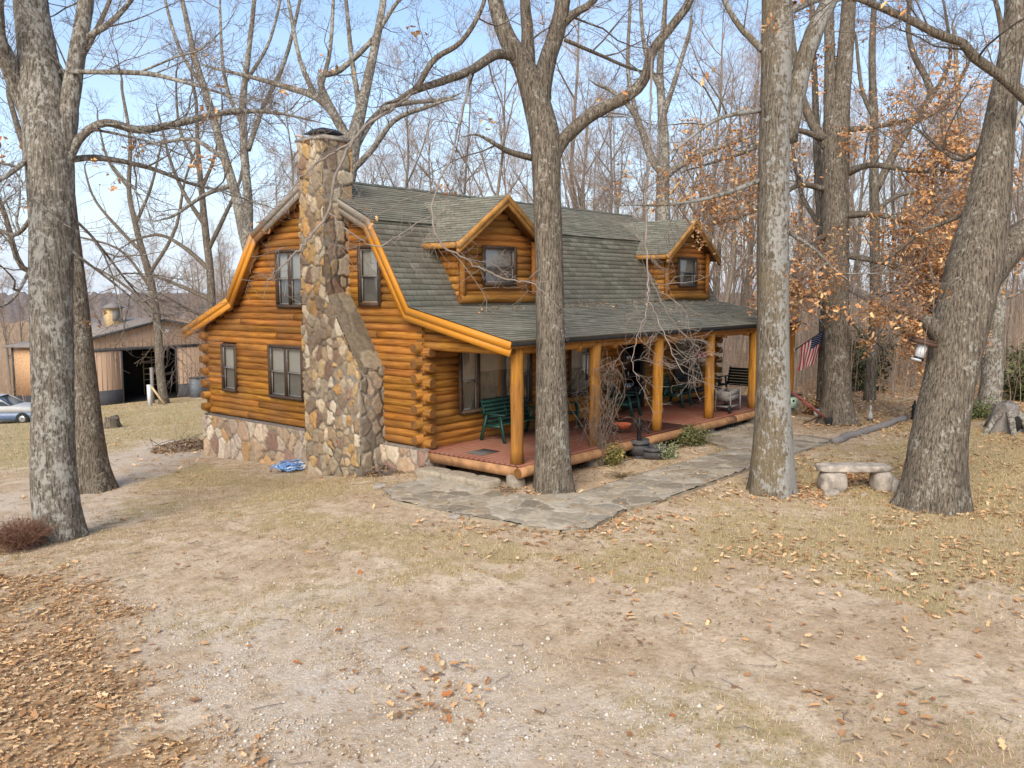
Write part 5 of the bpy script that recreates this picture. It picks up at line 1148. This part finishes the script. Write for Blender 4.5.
    if leaves:
        E = np.concatenate([e for e, _ in ends]); w_ = np.concatenate([np.full(len(e), d) for e, d in ends]); w_ /= w_.sum()
        kk = 7 if leaves < 3000 else 16; nc = max(3, leaves//kk); ci = rng.choice(len(E), nc, p=w_); n = nc*kk; P = np.repeat(E[ci], kk, 0)+rng.normal(0, .10 if kk == 7 else .15, (n, 3))
        V, F = leaf_arrays(P, rng.uniform(.7, 1.35, n)*lsize, rng.uniform(0, 6.28, n), rng.normal(.8, .9, n)); mb = MB(); mb.add(V, F, leafcols(n, PAL_L)); tag(mb.build('dead_leaves', M['leaf'], t), kind='stuff').location = -Vector(base)
    return t
oak('oak_tree', 'big lichen speckled oak trunk nearest the left edge forking high up',
    [(58, 540, 47), (54, 480, 42), (53, 400, 39), (51, 300, 40), (52, 215, 42), (48, 140, 46), (42, 85, 40), (33, 20, 33), (28, -40, 30)], 13.9,
    [([(62, 150, 26), (68, 112, 20), (76, 60, 17), (86, 0, 15), (92, -70, 12)],), ([(36, 130, 22), (22, 95, 20), (8, 62, 18, -.3), (-2, 30, 13, -.6), (0, -40, 9, -.8)],),
     ([(62, 172, 12), (80, 138, 9), (105, 123, 8), (140, 130, 8, .4), (180, 123, 7, .8), (228, 112, 6, 1.2), (268, 112, 4, 1.6)], 1.3), ([(66, 160, 7), (100, 158, 6, .5), (150, 168, 4.5, 1.), (195, 185, 3, 1.5)], 1.2),
     ([(80, 40, 6), (103, 28, 6), (125, 8, 5), (145, -20, 4)],), ([(60, 72, 5), (100, 72, 5, -.4), (150, 74, 5, -.7), (190, 84, 3, -1)], 1.2), ([(38, 150, 5), (15, 170, 5, -.5), (-15, 190, 3, -1.)], 1.5), ([(34, 215, 5), (15, 235, 4, .5), (-10, 225, 3, 1)], 1.5),
     ([(70, 215, 3), (95, 240, 2.6, .5), (130, 285, 2, 1.)], 1.), ([(70, 250, 3), (110, 280, 2.4, .5), (145, 310, 1.6, 1.)], 1.), ([(34, 262, 4), (12, 300, 3, -.5), (-15, 310, 2, -1.)], 1.3)],
    'bark_l', leaves=230, rough=.06, flare=.3, dens=1.2)
oak('oak_tree', 'dark leaning oak trunk close behind the big lichen speckled left trunk',
    [(92, 491, 42), (88, 450, 33), (84, 400, 29), (77, 320, 25), (70, 250, 22), (62, 170, 18), (50, 90, 15), (38, 20, 12)], 17.2,
    [([(66, 210, 8), (30, 160, 7, .5), (10, 100, 5, 1.)], 1.2), ([(70, 255, 7), (25, 270, 6, -.5), (5, 215, 5, -.8), (-5, 190, 4, -1)], 1.2), ([(50, 90, 8), (80, 60, 6, .6), (110, 0, 4, 1.)],)], 'bark', leaves=90, flare=.5)
oak('oak_tree', 'straight bare oak trunk standing in front of the porch near corner',
    [(554, 491, 46), (553, 470, 37), (552, 420, 33), (551, 350, 29), (549, 250, 28), (547, 190, 28), (545, 140, 31), (537, 104, 28), (524, 66, 22), (508, 40, 18), (496, 5, 15), (488, -50, 12)], 16.9,
    [([(549, 165, 18), (562, 142, 14), (590, 116, 13), (627, 96, 12), (645, 78, 11), (652, 52, 10), (672, 26, 9), (690, 0, 8), (705, -50, 6)], .8), ([(528, 80, 16), (528, 40, 13), (525, 0, 11), (522, -60, 8)], .8),
     ([(538, 105, 24), (546, 66, 18), (556, 34, 17), (563, 0, 15), (570, -60, 11)], .8), ([(556, 32, 9), (574, 14, 8), (594, 0, 7), (620, -40, 5)],),
     ([(520, 60, 10), (498, 54, 10, -.3), (472, 70, 9, -.7), (446, 80, 8, -1.1), (414, 91, 7, -1.5), (398, 100, 4, -1.8)], 1.2), ([(416, 90, 6, -1.5), (434, 60, 6, -1.6), (461, 42, 5, -1.7), (482, 8, 4, -1.8), (490, -30, 3, -1.9)], 1.),
     ([(532, 158, 7), (510, 152, 6, -.3), (498, 146, 4.5, -.5)], .5), ([(565, 40, 4), (600, 55, 3.5, .5), (630, 68, 3, .8)], 1.)],
    'bark', leaves=130, dens=.95, flare=.25, lobes=6, rough=.035,
    pale=[([(414, 91, 6, -1.5), (394, 108, 7, -2.), (370, 122, 6.5, -2.5), (352, 142, 6.5, -2.9), (336, 176, 6, -3.2), (328, 212, 5.5, -3.3), (308, 240, 5, -3.4), (290, 258, 4, -3.5), (268, 280, 2.5, -3.6)], 14),
          ([(352, 142, 5, -2.9), (325, 158, 4.5, -3.1), (300, 178, 3.5, -3.3), (284, 205, 2.2, -3.5)], 7), ([(328, 212, 4, -3.3), (350, 232, 3.5, -3.3), (378, 246, 2.8, -3.2), (420, 222, 2, -3.), (450, 208, 1.5, -2.8)], 8),
          ([(472, 70, 5, -.7), (452, 150, 4, -2.), (432, 205, 4.5, -2.6), (440, 242, 4.2, -2.8), (464, 258, 3.8, -2.9), (500, 277, 3, -2.9), (535, 285, 2.4, -2.9), (560, 310, 1.5, -2.9)], 12),
          ([(652, 52, 5), (650, 120, 4, -.8), (646, 200, 4, -1.3), (647, 262, 3.6, -1.5), (648, 298, 3.4, -1.6), (640, 330, 2.6, -1.6), (632, 362, 1.8, -1.6), (640, 380, 1.2, -1.6)], 14), ([(648, 298, 3, -1.6), (658, 320, 2.6, -1.7), (672, 352, 2, -1.8), (684, 374, 1.4, -1.9)], 10), ([(647, 270, 2.4, -1.5), (672, 320, 2, -1.3), (700, 350, 1.6, -1.2)], 8)])
oak('oak_tree', 'tall grey lichen covered trunk between the path and the stone bench',
    [(772, 493, 50), (772, 470, 42), (773, 430, 37), (773, 380, 33), (773, 330, 31.5), (773, 250, 31), (774, 150, 30), (776, 80, 30), (777, 0, 29), (778, -60, 27)], 17.0,
    [([(786, 140, 22), (798, 84, 19), (810, 42, 18), (822, 16, 17), (834, -10, 15), (850, -60, 11)], .8), ([(760, 180, 6), (735, 190, 5, -.4), (700, 200, 4, -.8), (660, 205, 3, -1.2)], .5), ([(762, 50, 7), (735, 20, 6, .4), (715, -20, 5, .8)],), ([(788, 12, 8), (820, -2, 6, .4), (860, -20, 5, .6)],),
     ([(788, 232, 4), (815, 250, 3, -.5), (835, 270, 2.4, -.8)], 1.3), ([(762, 110, 5), (720, 118, 4, -.6), (690, 138, 3, -1)], 1.)],
    'bark_g', leaves=420, lsize=.12, flare=.32, lobes=5, rough=.04)
oak('oak_tree', 'massive rugged oak leaning right beside the stone bench',
    [(933, 508, 64), (934, 490, 57), (939, 440, 52), (950, 380, 48), (962, 320, 52), (975, 265, 52), (988, 205, 42), (998, 135, 30), (1010, 62, 23), (1020, 0, 24), (1032, -60, 22)], 15.6,
    [([(978, 280, 44), (1002, 252, 34, .2), (1028, 232, 28, .4), (1060, 205, 22, .6), (1100, 150, 16, .8)], .8), ([(1060, 130, 14, -.5), (1023, 96, 11, -.7), (1000, 76, 10, -.8), (975, 58, 10, -.9), (962, 43, 9, -1.), (939, 35, 9, -1.1), (914, 22, 8, -1.2), (886, 10, 7, -1.3), (850, -4, 5, -1.4), (800, -20, 3, -1.5)], 1.3),
     ([(948, 345, 26), (936, 330, 20, -.15), (928, 322, 15, -.25), (924, 318, 8, -.3)], .1), ([(990, 180, 5), (960, 215, 4.5, .6), (925, 230, 4, 1.), (900, 250, 2.5, 1.4)], 1.4), ([(1003, 60, 6), (1000, 20, 5), (990, -20, 4)],), ([(995, 140, 4), (960, 160, 3.4, .8), (930, 140, 2.6, 1.2)], 1.3)],
    'bark', leaves=60, flare=.32, lobes=6, rough=.07, k=34)
oak('oak_tree', 'twin stemmed oak holding russet leaves behind the porch flag',
    [(838, 424, 36), (837, 400, 28), (837, 350, 25), (836, 280, 25), (835, 210, 26), (836, 150, 26), (842, 90, 17), (847, 30, 15), (852, -40, 13)], 25.6,
    [([(833, 160, 18), (830, 110, 13), (830, 60, 11), (828, -10, 9)], .7), ([(830, 150, 12), (815, 128, 10), (803, 100, 8), (795, 60, 6), (790, 10, 5)], .7),
     ([(842, 175, 8), (870, 165, 6, -.6), (905, 170, 4.5, -1.2), (930, 172, 3, -1.6)], 2.2), ([(843, 215, 8), (880, 215, 6, -.8), (915, 228, 4.5, -1.4), (935, 248, 3, -1.8)], 3.), ([(843, 255, 7), (880, 262, 5.5, -.8), (920, 275, 4, -1.3), (928, 288, 2.5, -1.6)], 3.2), ([(843, 285, 7), (870, 300, 5, -.7), (900, 312, 4, -1.2), (915, 320, 2.5, -1.3)], 3.),
     ([(828, 190, 7), (800, 185, 5, -.5), (775, 200, 4, -.9), (745, 215, 2.5, -1.3)], 1.5), ([(828, 140, 7), (790, 130, 5, -.6), (750, 150, 4, -1), (705, 165, 2.5, -1.5)], 1.1), ([(828, 235, 6), (808, 245, 4.5, -.6), (795, 268, 3, -1)], 2.5), ([(842, 310, 5), (865, 335, 4, -.5), (880, 345, 2.6, -.8)], .6), ([(834, 290, 5), (820, 296, 4, .7), (806, 296, 2.6, 1)], .25), ([(845, 130, 6), (885, 125, 5, -.5), (915, 118, 3, -.9)], 1.6)],
    'bark', dens=.75, leaves=23000, lsize=.11, flare=.6, rough=.06)
# dark companion trunk
oak('oak_tree', 'thin dark shaded trunk just left of the twin stemmed russet oak', [(823, 415, 15), (823, 380, 11), (824, 320, 10), (822, 240, 9), (818, 170, 8), (815, 90, 6), (812, 0, 5)], 27.0,
    [([(822, 230, 5), (800, 190, 4, .5), (790, 130, 3, 1.)], 1.2)], 'bark', leaves=500, lsize=.14, flare=.3)
oak('oak_tree', 'dark bare trunk with a straight stem behind the massive leaning oak', [(990, 409, 28), (992, 380, 20), (994, 330, 19), (998, 270, 18), (1002, 200, 16), (1004, 120, 14), (1010, 30, 12)], 28.0,
    [([(1000, 250, 8), (975, 190, 7, .5), (960, 120, 5, 1.), (955, 40, 4, 1.2)],), ([(1003, 150, 7), (1030, 90, 5), (1045, 20, 4)],), ([(1000, 300, 4), (1022, 290, 3), (1040, 260, 2)], 1.2)], 'bark_l', leaves=60, flare=.4)
GB = 'bare trees around the house'
oak('bare_tree', 'slender bare tree with a dark stem standing before the barn doorway', [(163, 404, 13), (160, 370, 8.5), (157, 320, 7.5), (149, 275, 7), (142, 250, 6.5), (135, 222, 5.5), (129, 190, 4.5), (130, 140, 3.6), (122, 90, 2.6)], 33.,
    [([(142, 252, 4), (120, 230, 3.4, .5), (95, 200, 2.4, 1.), (85, 170, 1.6, 1.3)], .8), ([(149, 275, 4), (175, 230, 3.2, -.4), (185, 180, 2.4, -.7), (200, 140, 1.6, -1.)], .8), ([(156, 315, 3.4), (128, 288, 2.8, .4), (100, 270, 2, .8)], .8), ([(135, 225, 3.6), (150, 190, 2.8), (160, 150, 2)], .8), ([(130, 190, 3), (108, 160, 2.4), (98, 120, 1.6)], .8), ([(152, 290, 3.2), (120, 250, 2.4, -.5), (70, 235, 1.6, -1.)], .8)], 'bark', dens=1., flare=.5, lobes=4, k=14, topl=2)
oak('bare_tree', 'bushy many branched bare tree left of the gable eave', [(214, 350, 9), (212, 310, 8), (210, 270, 7.5), (206, 235, 7), (202, 195, 6), (198, 150, 4.5), (196, 100, 3)], 34.,
    [([(210, 270, 5), (185, 248, 4, .4), (160, 235, 3, .8), (135, 240, 2, 1.2)], .9), ([(208, 250, 5), (225, 215, 4), (240, 180, 3), (246, 140, 2)], .9), ([(205, 225, 5), (185, 195, 4), (170, 160, 3), (160, 120, 2)], .9), ([(211, 300, 4.5), (185, 288, 3.8, .5), (160, 278, 2.6, 1.)], .9), ([(201, 190, 4), (215, 155, 3), (222, 110, 2)], .9), ([(200, 170, 3.6), (180, 130, 2.8), (176, 80, 1.8)], .9), ([(212, 320, 4), (190, 310, 3, -.4), (172, 300, 2, -.8)], .9)], 'bark', dens=.95, ground=False, flare=0, k=14, topl=2)
oak('bare_tree', 'tall double stemmed bare tree rising behind the left gable slope', [(262, 300, 20), (252, 255, 17), (246, 232, 16), (236, 196, 10), (221, 145, 8.5), (208, 100, 7.5), (195, 58, 6), (182, 0, 4.5)], 30.,
    [([(247, 235, 12), (248, 200, 9), (244, 150, 8), (243, 100, 7), (250, 40, 5), (256, -20, 4)], .8), ([(248, 150, 6), (262, 110, 5, .5), (285, 60, 4, 1.), (300, 0, 3, 1.4)], .9), ([(225, 160, 5), (195, 140, 4, .5), (165, 142, 3, .9)], .8), ([(205, 90, 4.5), (180, 50, 3.6), (165, 0, 2.6)], .8), ([(232, 185, 5), (205, 195, 4, -.5), (175, 215, 3, -1)], .9), ([(244, 130, 4.5), (225, 80, 3.6), (220, 10, 2.6)], .8), ([(247, 80, 4), (270, 40, 3), (285, -20, 2.4)], .8)], 'bark_l', dens=1., ground=False, flare=0, k=16, topl=2)
oak('bare_tree', 'wide branching bare tree rising right behind the stone chimney', [(345, 260, 20), (345, 195, 19), (350, 160, 17), (356, 130, 14), (362, 105, 11), (372, 60, 9), (382, 10, 7), (388, -40, 5)], 27.,
    [([(352, 150, 12), (336, 118, 9), (318, 98, 8), (290, 88, 6, .5), (255, 78, 4.5, .9), (222, 70, 3, 1.2)], .8), ([(338, 120, 7), (320, 80, 6), (340, 70, 6), (372, 40, 5), (395, 5, 4)], .7), ([(354, 150, 8), (372, 120, 7, .4), (395, 105, 5.5, .8), (440, 100, 4, 1.2)], .8), ([(316, 98, 6), (300, 60, 4.5), (290, 10, 3.5)], .8), ([(318, 98, 5), (330, 50, 4), (334, -10, 3)], .8), ([(348, 175, 7), (372, 150, 6, -.4), (395, 120, 5, -.8), (430, 106, 4, -1.2)], .8), ([(360, 110, 6), (352, 60, 5), (346, 0, 3.6)], .8)], 'bark_l', dens=1., ground=False, flare=0, k=16, topl=2)
oak('bare_tree', 'forked bare tree showing over the roof between the two dormers', [(664, 260, 15), (663, 195, 13), (664, 150, 11), (662, 110, 9), (660, 70, 7), (664, 20, 5)], 33.,
    [([(661, 172, 9), (650, 155, 8), (640, 125, 7), (628, 105, 5.5), (610, 90, 4)], .8), ([(664, 178, 8), (680, 165, 7), (712, 150, 5.5, .5), (740, 140, 4, .9)], .9), ([(662, 120, 6), (675, 80, 5), (690, 30, 4)], .8), ([(638, 122, 5), (628, 70, 4), (630, 10, 3)], .8), ([(662, 95, 5), (645, 50, 4), (640, -10, 3)], .8)], 'bark_l', dens=.8, ground=False, flare=0, k=16, topl=2)
oak('bare_tree', 'bare forked tree with a bent leader right of the russet oak', [(872, 402, 14), (874, 330, 10), (875, 250, 9.5), (874, 180, 9), (874, 120, 8), (872, 60, 7), (874, 0, 5)], 31.,
    [([(876, 190, 8), (893, 155, 8), (912, 122, 7.5), (930, 97, 7), (926, 78, 6.5), (914, 55, 6), (908, 25, 5), (912, -20, 4)], .9), ([(875, 120, 5), (862, 90, 4), (856, 40, 3)], .8), ([(915, 122, 5), (945, 105, 4), (970, 60, 3)], .9), ([(932, 97, 4.5), (950, 60, 3.5), (945, 10, 2.6)], .9), ([(877, 210, 5), (900, 195, 4, .5), (940, 190, 2.6, 1)], .8)], 'bark', dens=.85, leaves=90, lsize=.13, flare=.35, k=16, topl=2)

# ---- woods: eight grown trees, copied
def grown(i, H, r, fork, spread):
    mb = MB(); k = 14; z = np.linspace(-.4, H, k); lean = rng.normal(0, .015, 2)
    P = np.stack([np.cumsum(rng.normal(0, .07, k))+lean[0]*z, np.cumsum(rng.normal(0, .07, k))+lean[1]*z, z], 1); P[:, :2] -= P[0, :2]
    Rr = r*np.linspace(1, .03, k)**.8; Rr[0] *= 1.5
    mb.tubes(crom(P, 30), np.interp(np.linspace(0, 1, 30), np.linspace(0, 1, k), Rr), 10, True, lump=.04); tr = mb
    A, ra = resamp(P, Rr, 30); mb = MB()
    b1 = spawn(A, ra, fork, .28, .97, spread*.6, spread*1.25, 25, 55, .10, .11, 9, .017, .006); mb.tubes(*b1, 5)
    b2 = spawn(*b1, 7, .2, 1., .7, 2.1, 28, 60, .09, .16, 6, .011, .0045); mb.tubes(*b2, 4, mi=1)
    b3 = spawn(*b2, 6, .2, 1., .35, 1.0, 25, 60, .08, .2, 5, .009, .0045); mb.tubes(*b3, 3, mi=1)
    b4 = spawn(*b3, 4, .25, 1., .15, .5, 25, 60, .08, .2, 3, .01, .0036); mb.tubes(*b4, 3, mi=1)
    return tr, mb
PROTO = []
for i in range(8):
    tr, cr = grown(i, rng.uniform(12.5, 17), rng.uniform(.12, .20), [13, 15, 17, 12, 16, 14, 11, 18][i], rng.uniform(3., 4.4))
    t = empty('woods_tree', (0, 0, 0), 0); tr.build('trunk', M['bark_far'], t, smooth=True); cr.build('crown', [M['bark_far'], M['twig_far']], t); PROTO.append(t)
used = [False]*8
def plant(x, y, sc, label, group, rz=None):
    i = int(rng.integers(0, 8)); t = PROTO[i] if not used[i] else copy_tree(PROTO[i]); used[i] = True
    t.location = (x, y, float(G(x, y))); t.rotation_euler = (rng.normal(0, .03), rng.normal(0, .03), rng.uniform(0, 6.28) if rz is None else rz); t.scale = (sc*rng.uniform(.9, 1.1), sc*rng.uniform(.9, 1.1), sc)
    tag(t, label, 'tree', group); return t
L1 = ('bare grey tree in the woods showing above the long green roof', 'woods seen over the roof')
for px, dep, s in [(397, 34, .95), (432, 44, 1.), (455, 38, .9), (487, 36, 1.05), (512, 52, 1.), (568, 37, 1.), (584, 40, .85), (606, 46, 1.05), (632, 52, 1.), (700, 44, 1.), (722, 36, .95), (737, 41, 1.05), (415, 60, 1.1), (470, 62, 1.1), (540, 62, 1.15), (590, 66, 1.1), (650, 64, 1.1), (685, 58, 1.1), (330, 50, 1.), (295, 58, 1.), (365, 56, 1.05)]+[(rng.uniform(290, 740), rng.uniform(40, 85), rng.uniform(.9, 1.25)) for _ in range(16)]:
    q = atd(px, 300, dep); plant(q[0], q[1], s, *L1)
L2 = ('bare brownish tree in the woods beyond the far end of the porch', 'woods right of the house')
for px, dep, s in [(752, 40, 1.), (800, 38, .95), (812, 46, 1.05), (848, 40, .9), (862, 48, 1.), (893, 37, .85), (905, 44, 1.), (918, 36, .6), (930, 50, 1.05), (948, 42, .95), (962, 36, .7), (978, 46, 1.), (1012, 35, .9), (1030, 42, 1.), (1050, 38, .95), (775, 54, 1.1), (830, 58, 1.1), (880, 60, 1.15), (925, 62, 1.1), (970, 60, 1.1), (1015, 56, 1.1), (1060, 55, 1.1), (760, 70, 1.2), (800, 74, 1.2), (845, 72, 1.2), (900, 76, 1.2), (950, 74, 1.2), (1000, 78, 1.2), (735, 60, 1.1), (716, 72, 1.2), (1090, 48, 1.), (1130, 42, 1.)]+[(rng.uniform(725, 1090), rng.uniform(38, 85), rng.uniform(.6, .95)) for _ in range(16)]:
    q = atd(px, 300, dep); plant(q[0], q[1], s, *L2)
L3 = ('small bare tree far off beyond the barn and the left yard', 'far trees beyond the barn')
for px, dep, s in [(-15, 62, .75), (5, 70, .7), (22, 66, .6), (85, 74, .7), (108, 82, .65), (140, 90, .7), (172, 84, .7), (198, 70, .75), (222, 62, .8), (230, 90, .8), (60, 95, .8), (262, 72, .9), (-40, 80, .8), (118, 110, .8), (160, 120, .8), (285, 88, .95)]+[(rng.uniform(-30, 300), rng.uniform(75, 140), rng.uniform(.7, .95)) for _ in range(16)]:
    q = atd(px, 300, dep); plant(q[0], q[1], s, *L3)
# ---- undergrowth of the woods
mb = MB()
def thick(n, x0, x1, y0, y1, h0, h1, keep=None):
    x = rng.uniform(x0, x1, n); y = rng.uniform(y0, y1, n)
    if keep is not None: k = keep(x, y); x, y = x[k], y[k]
    n = len(x); h = rng.uniform(h0, h1, n)*rng.uniform(.5, 1, n); c = rng.normal(0, .14, (n, 2))
    P = np.stack([np.stack([x+c[:, 0]*h*q**1.5+rng.normal(0, .03, n), y+c[:, 1]*h*q**1.5+rng.normal(0, .03, n), G(x, y)-.05+h*q], 1) for q in (0, .33, .66, 1)], 1)
    ra = (.004+.0045*h)[:, None]*np.array([[1., .75, .5, .2]]); pal = np.array([(.40, .30, .225), (.33, .245, .18), (.46, .36, .28), (.42, .28, .185)]); cc = pal[rng.integers(0, 4, n)]
    mb.tubes(P, ra, 4, col=cc); b1 = spawn(P, ra, 5, .25, 1., .4, 1.5, 25, 65, .06, .18, 4, .008, .004); mb.tubes(*b1, 3, col=np.repeat(cc, 5, 0)); b2 = spawn(*b1, 3, .2, 1., .2, .7, 30, 65, .04, .2, 3, .008, .0035); mb.tubes(*b2, 3, col=np.repeat(cc, 15, 0))
WOODK = lambda x, y: (y < .62*(x-17)-6.0+8) & ~((x < 20) & (y < -3.6)) & (y < 9) & ((x > 17.5) | (y < -12))
thick(2300, 17, 48, -26, 9, 1.2, 5., WOODK)
thick(3200, 30, 80, -34, 26, 3, 9.5)
thick(900, -8, 13, 46, 80, 1.2, 4.); thick(2600, -40, 60, 62, 150, 4, 9)
thick(500, 8, 40, 16, 34, 1.5, 4., lambda x, y: x > 17)
tag(mb.build('undergrowth', M['thicket']), 'leafless brown undergrowth filling the woods behind the yard', 'undergrowth', kind='stuff')
bush('cedar_bush', gp(862, 392), 1.3, 2.3, 2600, .16, [(.055, .075, .03), (.09, .10, .045), (.13, .12, .06), (.04, .055, .025)], 'dark green cedar bush at the wood edge right of the russet oak', 'evergreen')
bush('cedar_bush', gp(1022, 400), 1.3, 1.7, 2600, .16, [(.09, .11, .035), (.13, .15, .05), (.06, .08, .03)], 'brighter green cedar bush at the right edge behind the hollow stump', 'evergreen')
bush('ground_ivy', gp(968, 417), 1.0, .16, 1500, .09, [(.10, .14, .04), (.14, .17, .06), (.2, .18, .09)], 'low green ground patch left of the hollow stump', 'ground plant', stems=20)

n = 420; x = rng.uniform(1, 13, n); y = np.where(rng.random(n) < .7, rng.normal(-.25, .3, n), rng.uniform(-2.6, .0, n)); y = np.clip(y, -2.6, .08); keep_ = rng.random(n) < .25+.75*sstep(.4, .7, vnoise(x, y*2, .9, 19)); x, y = x[keep_], y[keep_]
V, F = leaf_arrays(np.stack([x, y, np.array([roofz(v, 0.) for v in y])+.035], 1), rng.uniform(.05, .12, len(x)), rng.uniform(0, 6.28, len(x)), rng.normal(0, .3, len(x)), .6); mb = MB(); mb.add(V, F, leafcols(len(x), PAL_G))
tag(mb.build('roof_leaves', M['leaf']), 'brown leaves caught on the low porch roof slope', 'leaves', kind='stuff')
# bird feeder on the stub of the leaning oak
stub = atd(923, 322, 15.22); fc = atd(921, 351, 15.22); t = empty('bird_feeder', fc, 0, 'tilted white tube bird feeder with a brown roof hung on the leaning oak', 'bird feeder')
t.rotation_euler = (0, 0, YAW-PI/2)
til = Matrix.Rotation(R(16), 4, 'Y')
def fb(mb, name, m, par=None):
    for i, v in enumerate(mb.v): mb.v[i] = np.array([(til @ Vector(q))[:] for q in v])
    return mb.build(name, m, par or t)
mb = MB(); mb.lathe([(.082, -.12), (.084, .115)], k=18); fb(mb, 'seed_tube', M['white'])
mb = MB(); mb.lathe([(.02, -.19), (.085, -.185), (.10, -.155), (.095, -.15), (.07, -.165), (.02, -.165)], (-.03, 0, 0), 18); fb(mb, 'tray', M['white'])
mb = MB(); mb.lathe([(.085, -.165), (.088, -.12), (.084, -.112)], k=18); mb.bar((-.02, 0, -.15), (.17, 0, -.15), .016, .016); fb(mb, 'perch', M['black'])
mb = MB(); mb.box((-.195, -.15, .118), (.195, .15, .175)); mb.box((-.17, -.125, .175), (.17, .125, .215)); fb(mb, 'roof', plain('brown_feeder_roof', (.10, .055, .035), .7))
mb = MB(); mb.tubes([np.array((til @ Vector((0, 0, .16)))[:]), np.array([0, 0, 29/FOC*15.22-.06])+[.02, 0, 0]], [.006, .006], 5); mb.build('wire', M['black'], t)
for o in list(bpy.data.objects):
    if o.type == 'MESH' and not o.users_collection: bpy.data.objects.remove(o)
